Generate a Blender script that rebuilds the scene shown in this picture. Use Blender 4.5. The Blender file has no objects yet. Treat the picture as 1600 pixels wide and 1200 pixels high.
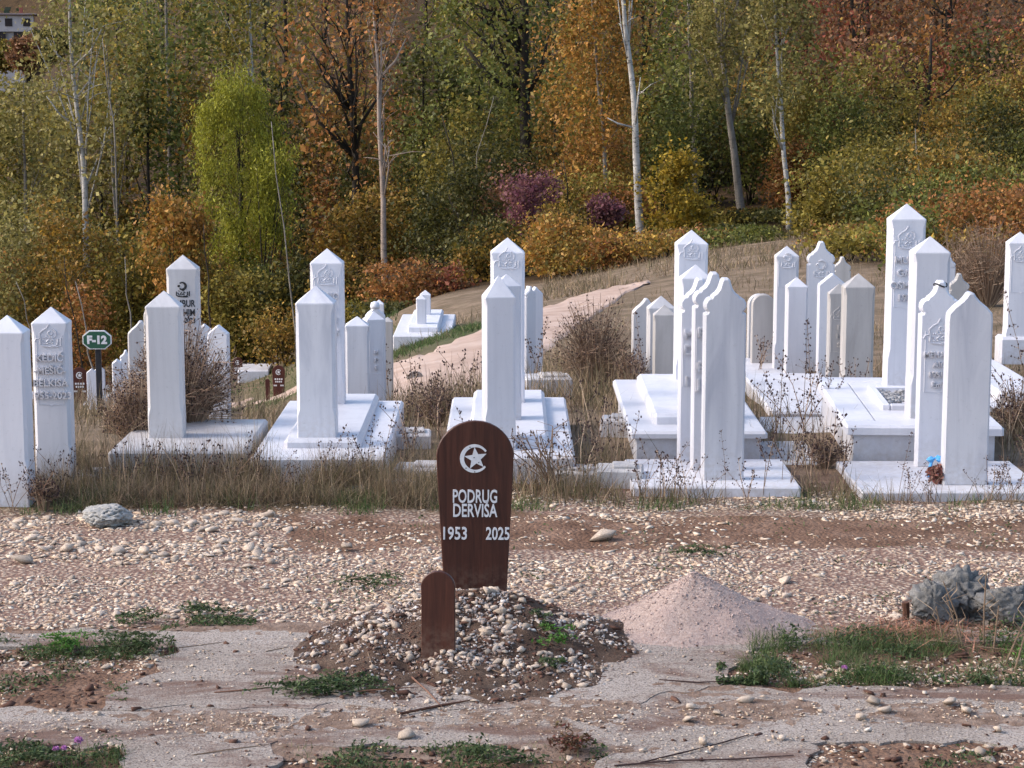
import bpy, math, random
import numpy as np
from mathutils import Vector, Matrix, noise as mnoise

random.seed(7)
RNG = np.random.default_rng(11)
SC = bpy.context.scene
COL = SC.collection
R = math.radians

# ------------------------------------------------------------------ camera, sky, sun, exposure
F = 3209.0                      # focal length in photograph pixels (1600 wide)
CAMH = 3.1
PITCH = math.atan(490 / F)      # horizon 490 px above the middle of the picture
cam = bpy.data.cameras.new('camera')
cam.sensor_width = 36.0
cam.lens = 36.0 * F / 1600.0
cam.clip_start = 0.1
cam.clip_end = 3000
camo = bpy.data.objects.new('camera', cam)
camo.location = (0, 0, CAMH)
camo.rotation_euler = (math.pi / 2 - PITCH, 0, 0)
COL.objects.link(camo)
SC.camera = camo

SUN_EL, SUN_AZ = R(38), R(-94)      # azimuth from +Y towards +X : sun stands to the left
world = bpy.data.worlds.new('World')
SC.world = world
world.use_nodes = True
nt = world.node_tree
nt.nodes.clear()
sky = nt.nodes.new('ShaderNodeTexSky')
sky.sky_type = 'NISHITA'
sky.sun_disc = False
sky.sun_elevation = SUN_EL
sky.sun_rotation = SUN_AZ
sky.air_density = 1.0
sky.dust_density = 2.5
bg = nt.nodes.new('ShaderNodeBackground')
bg.inputs['Strength'].default_value = 0.15
wo = nt.nodes.new('ShaderNodeOutputWorld')
nt.links.new(sky.outputs[0], bg.inputs[0])
nt.links.new(bg.outputs[0], wo.inputs[0])

sun = bpy.data.lights.new('sun', 'SUN')
sun.energy = 1.15
sun.angle = R(14)
sun.color = (1.0, 0.93, 0.86)
suno = bpy.data.objects.new('sun', sun)
sd = Vector((math.sin(SUN_AZ) * math.cos(SUN_EL), math.cos(SUN_AZ) * math.cos(SUN_EL), math.sin(SUN_EL)))
suno.rotation_euler = sd.to_track_quat('Z', 'Y').to_euler()
suno.location = sd * 50
COL.objects.link(suno)

SC.view_settings.view_transform = 'Standard'
SC.view_settings.look = 'None'
SC.view_settings.gamma = 1
SC.view_settings.use_curve_mapping = False
SC.view_settings.exposure = 1.2

# ------------------------------------------------------------------ picture <-> place helpers
CP, SP = math.cos(PITCH), math.sin(PITCH)


def ray(px, py):
    u, v = (px - 800) / F, (py - 600) / F
    return Vector((u, CP - v * SP, -SP - v * CP))


def G(px, py, z=0.0):
    d = ray(px, py)
    t = (z - CAMH) / d.z
    return Vector((d.x * t, d.y * t, z))


def at(px, py, d):
    r = ray(px, py)
    t = d / r.y
    return Vector((r.x * t, d, CAMH + r.z * t))


def scale_at(d, z=0.0):          # pixels per metre
    return F / (d * CP + (CAMH - z) * SP)


def project(x, y, z):
    dx, dy, dz = x, y, z - CAMH
    dep = dy * CP - dz * SP
    up = dy * SP + dz * CP
    return 800 + F * dx / dep, 600 - F * up / dep


# ------------------------------------------------------------------ terrain
_ctrl = []
def _c(px, d, z): _ctrl.append(((px - 800) / 800, math.log(d / 20.0) * 1.6, z))
for px in (-200, 100, 400, 800, 1200, 1500, 1800):
    _c(px, 13, 0); _c(px, 16.5, 0)
for px, d, z in [(0, 21, -.45), (300, 21, -.4), (800, 21, -.3), (1200, 21, -.25), (1600, 21, -.2),
                 (0, 27, -1.4), (150, 27, -1.8), (300, 27, -1.75), (435, 27, -1.6), (150, 48, -5.1), (300, 48, -5.0), (435, 48, -4.9), (150, 60, -6.8), (435, 60, -6.3), (600, 24, -1.05), (680, 24, -.95), (680, 27, -1.2), (800, 27, -1.1), (900, 27, -.95), (600, 34, -1.75), (680, 34, -1.55), (780, 34, -1.4), (1200, 28, -.8), (1600, 28, -.6),
                 (0, 40, -3.8), (150, 40, -3.9), (300, 40, -3.9), (435, 40, -3.7), (530, 40, -3.0), (600, 40, -2.4), (680, 40, -1.95), (800, 40, -1.7), (900, 40, -1.6), (1200, 40, -1.15), (1600, 40, -.8),
                 (0, 55, -6.0), (300, 55, -6.0), (450, 55, -5.6), (600, 55, -3.5), (850, 55, -2.75), (1000, 55, -2.15), (1200, 55, -1.5), (1600, 55, -.9),
                 (-100, 70, -7.6), (150, 70, -7.4), (300, 70, -7.0), (435, 68, -6.4), (600, 70, -4.0), (850, 70, -3.3), (1200, 70, -2.3), (1600, 70, -1.2),
                 (-100, 85, -8), (200, 85, -7), (600, 85, -4.2), (1000, 85, -2.4), (1600, 85, -.4),
                 (-100, 120, -6), (200, 120, -3), (600, 120, 1), (1000, 120, 3), (1700, 120, 6),
                 (-100, 200, -5), (100, 290, 1), (200, 200, 8), (600, 200, 22), (1000, 200, 26), (1700, 200, 30),
                 (-100, 320, 4), (200, 320, 28), (800, 320, 48), (1700, 320, 55),
                 (-100, 520, 75), (800, 520, 95), (1700, 520, 100)]:
    _c(px, d, z)
_P = np.array(_ctrl)
def _phi(r2): return 0.5 * r2 * np.log(r2 + 1e-9)
def _solve():
    n = len(_P)
    d2 = ((_P[:, None, :2] - _P[None, :, :2]) ** 2).sum(-1)
    A = np.zeros((n + 3, n + 3))
    A[:n, :n] = _phi(d2) + np.eye(n) * 0.004
    A[:n, n] = 1; A[:n, n + 1:] = _P[:, :2]
    A[n, :n] = 1; A[n + 1:, :n] = _P[:, :2].T
    b = np.zeros(n + 3); b[:n] = _P[:, 2]
    return np.linalg.solve(A, b)
_W = _solve()


def terrain(x, y):
    x = np.atleast_1d(np.asarray(x, float)); y = np.atleast_1d(np.asarray(y, float))
    yc = np.maximum(y, 13.0)
    u = np.clip(x / yc * F / 800, -1.6, 1.6)
    v = np.log(np.minimum(yc, 600) / 20.0) * 1.6
    q = np.stack([u, v], -1)
    z = np.empty(len(q))
    for i in range(0, len(q), 20000):
        qq = q[i:i + 20000]
        d2 = ((qq[:, None, :] - _P[None, :, :2]) ** 2).sum(-1)
        z[i:i + 20000] = _phi(d2) @ _W[:-3] + _W[-3] + qq @ _W[-2:]
    w = np.clip((y - 16.0) / 3.0, 0, 1)
    w = w * w * (3 - 2 * w)
    return z * w


def T(x, y): return float(terrain(x, y)[0])


# ------------------------------------------------------------------ mesh helpers
class MB:
    def __init__(self):
        self.v = []; self.f = []

    def add(self, verts, faces):
        o = len(self.v)
        self.v += [tuple(p) for p in verts]
        self.f += [tuple(i + o for i in q) for q in faces]

    def box(self, c, s, rz=0.0, bev=0.0):
        """bevelled box: centre c, size s"""
        hx, hy, hz = s[0] / 2, s[1] / 2, s[2] / 2
        b = min(bev, hx * .9, hy * .9, hz * .9)
        ca, sa = math.cos(rz), math.sin(rz)
        if b <= 0:
            pts = [(sx * hx, sy * hy, sz * hz) for sz in (-1, 1) for sx, sy in ((-1, -1), (1, -1), (1, 1), (-1, 1))]
            fs = [(3, 2, 1, 0), (4, 5, 6, 7), (0, 1, 5, 4), (1, 2, 6, 5), (2, 3, 7, 6), (3, 0, 4, 7)]
        else:
            def ring(z, ix):
                x0, y0 = hx - ix, hy - ix
                return [(-x0 + 0, -hy + ix, z) if 0 else p for p in
                        [(-x0 + (b if ix == 0 else 0), -y0, z), (x0 - (b if ix == 0 else 0), -y0, z),
                         (x0, -y0 + (b if ix == 0 else 0), z), (x0, y0 - (b if ix == 0 else 0), z),
                         (x0 - (b if ix == 0 else 0), y0, z), (-x0 + (b if ix == 0 else 0), y0, z),
                         (-x0, y0 - (b if ix == 0 else 0), z), (-x0, -y0 + (b if ix == 0 else 0), z)]]
            pts = ring(-hz, 0) + ring(hz - b, 0)
            x0, y0 = hx - b, hy - b
            pts += [(-x0, -y0, hz), (x0, -y0, hz), (x0, y0, hz), (-x0, y0, hz)]
            fs = [tuple(range(7, -1, -1))]
            for i in range(8):
                j = (i + 1) % 8
                fs.append((i, j, 8 + j, 8 + i))
            fs += [(8, 9, 17, 16), (10, 11, 18, 17), (12, 13, 19, 18), (14, 15, 16, 19), (9, 10, 17), (11, 12, 18), (13, 14, 19), (15, 8, 16), (16, 17, 18, 19)]
        pts = [(c[0] + p[0] * ca - p[1] * sa, c[1] + p[0] * sa + p[1] * ca, c[2] + p[2]) for p in pts]
        self.add(pts, fs)

    def loft(self, rings, cap0=True, apex=None):
        n = len(rings[0]); o = 0
        pts = [p for r in rings for p in r]; fs = []
        for k in range(len(rings) - 1):
            for i in range(n):
                j = (i + 1) % n
                fs.append((k * n + i, k * n + j, (k + 1) * n + j, (k + 1) * n + i))
        if cap0: fs.append(tuple(range(n - 1, -1, -1)))
        if apex is not None:
            pts.append(apex); a = len(pts) - 1; k = (len(rings) - 1) * n
            for i in range(n):
                fs.append((k + i, k + (i + 1) % n, a))
        else:
            k = (len(rings) - 1) * n
            fs.append(tuple(range(k, k + n)))
        self.add(pts, fs)

    def tube(self, path, radii, n=6, cap=True):
        path = [Vector(p) for p in path]
        rings = []
        for i, p in enumerate(path):
            t = (path[min(i + 1, len(path) - 1)] - path[max(i - 1, 0)])
            if t.length < 1e-9: t = Vector((0, 0, 1))
            t.normalize()
            a = Vector((1, 0, 0)) if abs(t.x) < .8 else Vector((0, 1, 0))
            b1 = t.cross(a).normalized(); b2 = t.cross(b1)
            r = radii[i] if hasattr(radii, '__len__') else radii
            rings.append([tuple(p + b1 * (r * math.cos(2 * math.pi * k / n)) + b2 * (r * math.sin(2 * math.pi * k / n))) for k in range(n)])
        pts = [q for r in rings for q in r]; fs = []
        for k in range(len(rings) - 1):
            for i in range(n):
                j = (i + 1) % n
                fs.append((k * n + i, (k + 1) * n + i, (k + 1) * n + j, k * n + j))
        if cap:
            fs.append(tuple(range(n))); k = (len(rings) - 1) * n
            fs.append(tuple(range(k + n - 1, k - 1, -1)))
        self.add(pts, fs)

    def slab(self, outline, y0, y1, b=0.008):
        """outline in (x, z), extruded from y0 (front) to y1 with bevelled rims"""
        o = [Vector((p[0], p[1])) for p in outline]
        n = len(o); ins = []
        for i in range(n):
            e1 = (o[i] - o[i - 1]); e2 = (o[(i + 1) % n] - o[i])
            e1 = e1.normalized() if e1.length > 1e-9 else Vector((1, 0)); e2 = e2.normalized() if e2.length > 1e-9 else e1
            n1 = Vector((-e1.y, e1.x)); n2 = Vector((-e2.y, e2.x))
            m = n1 + n2
            m = m.normalized() if m.length > 1e-6 else n1
            ins.append(o[i] + m * (b / max(.6, m.dot(n1))))
        r0 = [(p.x, y0, p.y) for p in ins]; r1 = [(p.x, y0 + b, p.y) for p in o]
        r2 = [(p.x, y1 - b, p.y) for p in o]; r3 = [(p.x, y1, p.y) for p in ins]
        pts = r0 + r1 + r2 + r3; fs = []
        for k in range(3):
            for i in range(n):
                j = (i + 1) % n
                fs.append((k * n + i, k * n + j, (k + 1) * n + j, (k + 1) * n + i)[::-1])
        fs.append(tuple(range(n)))
        fs.append(tuple(range(4 * n - 1, 3 * n - 1, -1)))
        self.add(pts, fs)

    def mesh(self, name, m, smooth=False):
        me = bpy.data.meshes.new(name)
        me.from_pydata(self.v, [], self.f)
        if m: me.materials.append(m)
        if smooth: me.polygons.foreach_set('use_smooth', [True] * len(me.polygons))
        me.update()
        return me

    def build(self, name, m, parent=None, smooth=False, loc=None):
        return link(name, self.mesh(name, m, smooth), parent, loc)


def link(name, me, parent=None, loc=None):
    o = bpy.data.objects.new(name, me)
    COL.objects.link(o)
    if parent is not None: o.parent = parent
    if loc is not None: o.location = loc
    return o


def tag(o, label=None, cat=None, group=None, kind=None):
    if label: o['label'] = label
    if cat: o['category'] = cat
    if group: o['group'] = group
    if kind: o['kind'] = kind
    return o


def empty(name, loc, rz=0.0, label=None, cat=None, group=None):
    o = bpy.data.objects.new(name, None)
    COL.objects.link(o)
    o.location = loc; o.rotation_euler = (0, 0, rz)
    o.empty_display_size = .1
    return tag(o, label, cat, group)


def np_mesh(name, V, Fc, m, smooth=False):
    """V (n,3), Fc (k, s) with s corners each"""
    me = bpy.data.meshes.new(name)
    n, k, s = len(V), len(Fc), Fc.shape[1]
    me.vertices.add(n); me.vertices.foreach_set('co', np.ascontiguousarray(V, np.float32).ravel())
    me.loops.add(k * s); me.loops.foreach_set('vertex_index', np.ascontiguousarray(Fc, np.int32).ravel())
    me.polygons.add(k)
    me.polygons.foreach_set('loop_start', np.arange(0, k * s, s, dtype=np.int32))
    if smooth: me.polygons.foreach_set('use_smooth', np.ones(k, bool))
    if m: me.materials.append(m)
    me.update(calc_edges=True)
    return me


def fbm(x, y, z=0.0, o=3):
    s, a, f = 0.0, 1.0, 1.0
    for _ in range(o):
        s += a * mnoise.noise((x * f, y * f, z)); a *= .5; f *= 2.1
    return s


def fbm_np(x, y, s=1.0, z=0.0, o=3):
    return np.array([fbm(a * s, b * s, z, o) for a, b in zip(np.ravel(x), np.ravel(y))])


# ------------------------------------------------------------------ materials
class NT:
    def __init__(self, name):
        self.m = bpy.data.materials.new(name); self.m.use_nodes = True
        self.t = self.m.node_tree; self.t.nodes.clear()
        self.out = self.n('ShaderNodeOutputMaterial')
    def n(self, ty, **kw):
        q = self.t.nodes.new(ty)
        for k, v in kw.items(): setattr(q, k, v)
        return q
    def l(self, a, b): self.t.links.new(a, b)
    def coord(self, obj=True):
        if obj:
            return self.n('ShaderNodeTexCoord').outputs['Object']
        return self.n('ShaderNodeNewGeometry').outputs['Position']
    def noise(self, co, scale, detail=4, rough=.55, dist=0.0, vec=(1, 1, 1)):
        mp = self.n('ShaderNodeMapping'); mp.inputs['Scale'].default_value = vec
        self.l(co, mp.inputs['Vector'])
        q = self.n('ShaderNodeTexNoise')
        q.inputs['Scale'].default_value = scale; q.inputs['Detail'].default_value = detail
        q.inputs['Roughness'].default_value = rough; q.inputs['Distortion'].default_value = dist
        self.l(mp.outputs[0], q.inputs['Vector'])
        return q.outputs['Fac']
    def ramp(self, fac, stops, mode='LINEAR'):
        q = self.n('ShaderNodeValToRGB'); q.color_ramp.interpolation = mode
        e = q.color_ramp.elements
        while len(e) > 1: e.remove(e[-1])
        for i, (p, c) in enumerate(stops):
            el = e[0] if i == 0 else e.new(p)
            el.position = p
            el.color = (c, c, c, 1) if not hasattr(c, '__len__') else (*c, 1)
        self.l(fac, q.inputs['Fac'])
        return q.outputs['Color']
    def mix(self, fac, a, b, mode='MIX'):
        q = self.n('ShaderNodeMix', data_type='RGBA', blend_type=mode)
        for s, v in ((q.inputs[0], fac), (q.inputs[6], a), (q.inputs[7], b)):
            if hasattr(v, 'is_output'): self.l(v, s)
            elif hasattr(v, '__len__'): s.default_value = (*v, 1)
            else: s.default_value = v
        return q.outputs[2]
    def bump(self, h, strength=.4, dist=.01, nrm=None):
        q = self.n('ShaderNodeBump'); q.inputs['Strength'].default_value = strength; q.inputs['Distance'].default_value = dist
        self.l(h, q.inputs['Height'])
        if nrm is not None: self.l(nrm, q.inputs['Normal'])
        return q.outputs[0]
    def principled(self, col, rough=.6, nrm=None, spec=.3, metal=0.0):
        p = self.n('ShaderNodeBsdfPrincipled')
        if hasattr(col, 'is_output'): self.l(col, p.inputs['Base Color'])
        else: p.inputs['Base Color'].default_value = (*col, 1)
        if hasattr(rough, 'is_output'): self.l(rough, p.inputs['Roughness'])
        else: p.inputs['Roughness'].default_value = rough
        p.inputs['Specular IOR Level'].default_value = spec
        p.inputs['Metallic'].default_value = metal
        if nrm is not None: self.l(nrm, p.inputs['Normal'])
        return p
    def done(self, sh):
        self.l(sh.outputs[0], self.out.inputs['Surface']); return self.m


def mat_marble(name, base, vein, vein_amt=.5, grime=.5):
    a = NT(name)
    co = a.coord()
    info = a.n('ShaderNodeObjectInfo')
    off = a.n('ShaderNodeVectorMath', operation='ADD'); a.l(co, off.inputs[0])
    sc = a.n('ShaderNodeVectorMath', operation='SCALE'); sc.inputs[0].default_value = (37, 17, 23); a.l(info.outputs['Random'], sc.inputs['Scale'])
    a.l(sc.outputs[0], off.inputs[1])
    c = off.outputs[0]
    v1 = a.noise(c, 1.6, 5, .55, .8, (3.0, 3.0, .45))
    f1 = a.ramp(v1, [(.42, 0.0), (.62, vein_amt), (.75, 0.1)])
    col = a.mix(f1, base, vein)
    v2 = a.noise(c, 14, 5, .65)
    col = a.mix(a.ramp(v2, [(.4, 0.0), (.75, .09)]), col, tuple(k * .75 for k in base))
    # grime: dust splashed near the foot, in uneven specks
    geo = a.n('ShaderNodeSeparateXYZ'); a.l(co, geo.inputs[0])
    mr = a.n('ShaderNodeMapRange'); mr.inputs['From Min'].default_value = .32; mr.inputs['From Max'].default_value = 0.0
    a.l(geo.outputs['Z'], mr.inputs['Value'])
    sp = a.ramp(a.noise(c, 22, 4, .7), [(.38, 0.0), (.66, 1.0)])
    mul = a.n('ShaderNodeMath', operation='MULTIPLY'); a.l(mr.outputs[0], mul.inputs[0]); a.l(sp, mul.inputs[1])
    m2 = a.n('ShaderNodeMath', operation='MULTIPLY'); a.l(mul.outputs[0], m2.inputs[0]); m2.inputs[1].default_value = grime
    col = a.mix(m2.outputs[0], col, (.36, .30, .25))
    li = a.ramp(a.noise(c, 30, 5, .75), [(.60, 0.0), (.68, .32)])
    col = a.mix(li, col, tuple(k * .58 for k in base))
    # rain streaks running down, and each stone its own age
    st = a.ramp(a.noise(c, 9, 3, .6, .2, (3.2, 3.2, .12)), [(.5, 0.0), (.74, .14)])
    col = a.mix(st, col, tuple(k * .66 for k in vein))
    hv = a.n('ShaderNodeHueSaturation'); m3 = a.n('ShaderNodeMapRange'); m3.inputs['To Min'].default_value = .90; m3.inputs['To Max'].default_value = 1.06
    a.l(info.outputs['Random'], m3.inputs['Value']); a.l(m3.outputs[0], hv.inputs['Value']); a.l(col, hv.inputs['Color']); col = hv.outputs[0]
    h = a.noise(c, 60, 4, .6)
    return a.done(a.principled(col, .42, a.bump(h, .12, .004), .35))


def mat_basic(name, stops, scale=8, rough=.8, bump=.3, bdist=.01, bscale=40, vec=(1, 1, 1), spec=.2, obj=True, metal=0.0, perobj=0.0):
    a = NT(name); co = a.coord(obj)
    col = a.ramp(a.noise(co, scale, 6, .62, .3, vec), stops)
    if perobj:
        info = a.n('ShaderNodeObjectInfo')
        hsv = a.n('ShaderNodeHueSaturation')
        mr = a.n('ShaderNodeMapRange'); mr.inputs['To Min'].default_value = 1 - perobj; mr.inputs['To Max'].default_value = 1 + perobj
        a.l(info.outputs['Random'], mr.inputs['Value']); a.l(mr.outputs[0], hsv.inputs['Value']); a.l(col, hsv.inputs['Color'])
        col = hsv.outputs[0]
    h = a.noise(co, bscale, 5, .65, 0, vec)
    return a.done(a.principled(col, rough, a.bump(h, bump, bdist), spec, metal))


def mat_leaf(name, cols, rough=.55, trans=.35, vary=6.0):
    """leaf faces: a colour of its own per leaf, slow drift over the crown"""
    a = NT(name)
    g = a.n('ShaderNodeNewGeometry')
    rnd = g.outputs['Random Per Island']
    co = g.outputs['Position']
    nz = a.noise(co, 1.0 / vary * 3, 3, .6)
    add = a.n('ShaderNodeMath', operation='ADD'); a.l(rnd, add.inputs[0]); a.l(nz, add.inputs[1])
    mul = a.n('ShaderNodeMath', operation='MULTIPLY'); a.l(add.outputs[0], mul.inputs[0]); mul.inputs[1].default_value = .5
    n = len(cols)
    st = [(.14 + .72 * i / max(1, n - 1), c) for i, c in enumerate(cols)]
    col = a.ramp(mul.outputs[0], st)
    # brightness of each single leaf
    wn = a.n('ShaderNodeTexWhiteNoise', noise_dimensions='1D'); a.l(rnd, wn.inputs['W'])
    mr = a.n('ShaderNodeMapRange'); mr.inputs['To Min'].default_value = .5; mr.inputs['To Max'].default_value = 1.7
    a.l(wn.outputs['Value'], mr.inputs['Value'])
    hsv = a.n('ShaderNodeHueSaturation'); a.l(mr.outputs[0], hsv.inputs['Value']); a.l(col, hsv.inputs['Color'])
    col = hsv.outputs[0]
    p = a.principled(col, rough, None, .25)
    tr = a.n('ShaderNodeBsdfTranslucent'); a.l(col, tr.inputs['Color'])
    mx = a.n('ShaderNodeMixShader'); mx.inputs[0].default_value = trans
    a.l(p.outputs[0], mx.inputs[1]); a.l(tr.outputs[0], mx.inputs[2])
    return a.done(mx)


def mat_bark(name, base, dark, marks=.5, vec=(1, 1, .35), scale=5.0):
    a = NT(name); co = a.coord()
    n1 = a.noise(co, scale, 5, .65, .4, vec)
    col = a.mix(a.ramp(n1, [(.45, 0.0), (.6, 1.0)]), base, tuple(.6 * b + .4 * d for b, d in zip(base, dark)))
    n2 = a.noise(co, 3.2, 4, .7, .8, (1, 1, 3.5))
    col = a.mix(a.ramp(n2, [(.56, 0.0), (.62, marks)]), col, dark)
    n3 = a.noise(co, 1.1, 4, .7, .5, (1, 1, 1.4))
    col = a.mix(a.ramp(n3, [(.50, 0.0), (.68, .55)]), col, tuple(.45 * b_ + .2 * d_ for b_, d_ in zip(base, dark)))
    return a.done(a.principled(col, .8, a.bump(n1, .5, .02), .15))


M = {}
M['marble'] = mat_marble('white_marble', (.615, .61, .65), (.50, .50, .555), .45)
M['marble_streak'] = mat_marble('streaked_marble', (.59, .59, .63), (.40, .41, .47), .75)
M['marble_grey'] = mat_marble('weathered_grey_marble', (.455, .43, .42), (.34, .32, .31), .8, .5)
M['marble_dull'] = mat_marble('dull_marble', (.545, .53, .54), (.42, .40, .41), .7, .4)
M['engrave'] = mat_basic('black_engraving', [(.3, (.02, .02, .022)), (.7, (.035, .035, .04))], 20, .6)
M['ring'] = M['engrave']
M['white_letter'] = mat_basic('white_painted_letter', [(.3, (.60, .59, .60)), (.7, (.72, .71, .72))], 30, .5, .1)
M['screw'] = mat_basic('dark_screw', [(.3, (.03, .03, .03)), (.7, (.06, .055, .05))], 30, .4, metal=.6)
M['rust'] = mat_basic('rusty_metal', [(.3, (.05, .025, .018)), (.7, (.11, .05, .03))], 30, .8)
M['sign_green'] = mat_basic('green_sign_paint', [(.3, (.012, .075, .042)), (.7, (.018, .095, .055))], 6, .35, .03, spec=.5)
M['post'] = mat_basic('dark_post_paint', [(.3, (.02, .02, .024)), (.7, (.035, .034, .04))], 12, .5)


def mat_wood():
    a = NT('brown_stained_wood'); co = a.coord()
    g = a.noise(co, 9, 6, .6, .7, (4.5, 4.5, .28))
    col = a.ramp(g, [(.3, (.036, .0105, .007)), (.5, (.060, .0185, .011)), (.72, (.090, .030, .018))])
    col = a.mix(a.ramp(a.noise(co, 3, 4, .6), [(.45, 0.0), (.75, .5)]), col, (.034, .0145, .011))
    co2 = a.n('ShaderNodeSeparateXYZ'); a.l(co, co2.inputs[0])
    md = a.n('ShaderNodeMapRange'); md.inputs['From Min'].default_value = .30; md.inputs['From Max'].default_value = .10; a.l(co2.outputs['Z'], md.inputs['Value'])
    mm = a.n('ShaderNodeMath', operation='MULTIPLY'); a.l(md.outputs[0], mm.inputs[0]); a.l(a.ramp(a.noise(co, 26, 5, .7), [(.42, 0.0), (.62, .65)]), mm.inputs[1])
    col = a.mix(mm.outputs[0], col, (.16, .105, .08))
    return a.done(a.principled(col, .48, a.bump(g, .25, .003), .35))
M['wood'] = mat_wood()
M['wood_far'] = mat_basic('dark_brown_wood', [(.3, (.05, .016, .012)), (.7, (.09, .03, .022))], 6, .6, vec=(3, 3, .4))
M['wood_grey'] = mat_basic('weathered_grey_wood', [(.3, (.16, .14, .13)), (.7, (.26, .23, .21))], 8, .85, vec=(4, 4, .4))
M['lump'] = mat_basic('grey_concrete_lump', [(.25, (.085, .082, .08)), (.5, (.15, .145, .14)), (.8, (.24, .23, .222))], 7, .95, .9, .02, 26)
M['rough_block'] = mat_basic('rough_grey_concrete', [(.25, (.33, .31, .31)), (.75, (.55, .53, .52))], 9, .95, .7, .015, 30)
M['rubble'] = mat_basic('grey_rubble', [(.25, (.24, .23, .215)), (.75, (.42, .405, .385))], 9, .95, .9, .02, 26)
M['pebble'] = mat_basic('pale_limestone', [(.25, (.29, .215, .165)), (.5, (.45, .36, .285)), (.8, (.60, .52, .44))], 9, .9, .5, .008, 60, perobj=.3)


def mat_gravel(name, cols):
    """stone by stone colour through the island random number"""
    a = NT(name); g = a.n('ShaderNodeNewGeometry')
    n = len(cols)
    col = a.ramp(g.outputs['Random Per Island'], [(i / (n - 1), c) for i, c in enumerate(cols)])
    nz = a.noise(g.outputs['Position'], 45, 4, .6)
    col = a.mix(a.ramp(nz, [(.35, 0.0), (.75, .4)]), col, tuple(.62 * k for k in cols[1]))
    return a.done(a.principled(col, .9, a.bump(nz, .5, .008), .15))
M['gravel'] = mat_gravel('mixed_pale_gravel', [(.33, .225, .155), (.65, .50, .375), (.45, .335, .245), (.72, .60, .475), (.38, .27, .19), (.59, .455, .335), (.43, .37, .315), (.74, .65, .55), (.48, .345, .245), (.31, .22, .16)])
M['mound_gravel'] = mat_gravel('mound_gravel', [(.15, .09, .068), (.40, .32, .27), (.60, .54, .50), (.20, .135, .105), (.30, .225, .185), (.68, .64, .61), (.24, .18, .15), (.46, .40, .37), (.17, .11, .085)])
M['sandgrain'] = mat_gravel('pink_crushed_stone', [(.28, .195, .175), (.42, .315, .285), (.34, .25, .225), (.52, .41, .375)])
M['clod'] = mat_gravel('soil_clods', [(.075, .038, .028), (.11, .058, .042), (.09, .045, .033), (.15, .085, .062)])
M['greygravel'] = mat_gravel('grey_gravel', [(.12, .12, .13), (.30, .30, .31), (.45, .44, .44), (.2, .19, .19)])

M['stem_dry'] = mat_leaf('dry_stem', [(.17, .10, .07), (.27, .18, .12), (.40, .30, .21)], .8, .1)
M['seed'] = mat_basic('dark_seed_head', [(.3, (.03, .018, .02)), (.7, (.07, .04, .035))], 30, .8)
M['dry'] = mat_leaf('dry_grass_blade', [(.11, .072, .05), (.22, .15, .10), (.13, .105, .055), (.34, .245, .165), (.085, .085, .035), (.17, .10, .075)], .8, .25, 1.5)
M['straw'] = mat_leaf('straw', [(.20, .08, .05), (.30, .15, .10), (.38, .24, .17)], .8, .2, 1.0)
M['grassgreen'] = mat_leaf('green_grass_blade', [(.035, .065, .02), (.06, .10, .03), (.11, .13, .05), (.05, .08, .03)], .7, .3, 1.2)
M['weed'] = mat_leaf('green_weed_leaf', [(.022, .042, .016), (.04, .066, .024), (.075, .10, .035), (.05, .07, .035)], .6, .3, .8)
M['weed_bright'] = mat_leaf('fresh_green_leaf', [(.05, .12, .02), (.08, .18, .03), (.12, .22, .05)], .6, .35, .8)
M['redleaf'] = mat_leaf('reddish_leaf', [(.12, .025, .025), (.08, .06, .025), (.18, .04, .04)], .6, .3, .6)
M['pinkflower'] = mat_leaf('pink_thistle', [(.38, .14, .36), (.48, .22, .45), (.30, .10, .28)], .7, .3, .5)
M['dryflower'] = mat_leaf('dried_red_flower', [(.16, .05, .045), (.22, .09, .07), (.28, .17, .13)], .8, .2, .3)
M['blue'] = mat_basic('blue_ribbon', [(.3, (.06, .30, .68)), (.7, (.14, .45, .80))], 10, .4, .1)

LEAF = {
    'olive':   [(.065, .058, .012), (.14, .115, .022), (.21, .155, .03), (.10, .09, .018), (.26, .14, .03)],
    'green':   [(.035, .048, .012), (.075, .085, .018), (.135, .13, .028), (.055, .065, .015), (.21, .15, .03)],
    'grey':    [(.08, .072, .024), (.145, .125, .038), (.21, .175, .055), (.115, .10, .028), (.20, .12, .035)],
    'dark':    [(.018, .022, .007), (.04, .042, .011), (.075, .068, .015), (.14, .105, .022)],
    'lime':    [(.115, .115, .014), (.175, .175, .02), (.25, .24, .028), (.20, .18, .02)],
    'orange':  [(.14, .075, .02), (.27, .135, .03), (.36, .17, .04), (.19, .135, .026), (.14, .11, .022)],
    'rust':    [(.11, .05, .018), (.20, .082, .026), (.30, .125, .036), (.14, .095, .024), (.07, .045, .018)],
    'red':     [(.12, .036, .022), (.21, .06, .034), (.14, .068, .024), (.09, .04, .022)],
    'brown':   [(.09, .042, .022), (.13, .062, .032), (.19, .095, .042), (.09, .06, .024)],
    'purple':  [(.075, .022, .034), (.115, .04, .052), (.15, .065, .065), (.10, .05, .034)],
    'yellow':  [(.19, .125, .016), (.31, .195, .022), (.38, .26, .03), (.16, .13, .02), (.24, .13, .022)],
    'mixed':   [(.045, .045, .012), (.14, .105, .022), (.25, .13, .03), (.085, .075, .017), (.32, .19, .03), (.16, .07, .022)],
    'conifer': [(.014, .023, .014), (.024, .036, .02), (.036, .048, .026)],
}
for k, v in LEAF.items():
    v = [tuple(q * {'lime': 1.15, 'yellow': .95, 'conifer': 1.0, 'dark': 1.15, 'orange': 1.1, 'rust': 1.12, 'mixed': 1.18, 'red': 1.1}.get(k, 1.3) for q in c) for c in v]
    M['leaf_' + k] = mat_leaf('leaf_' + k, v)
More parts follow.
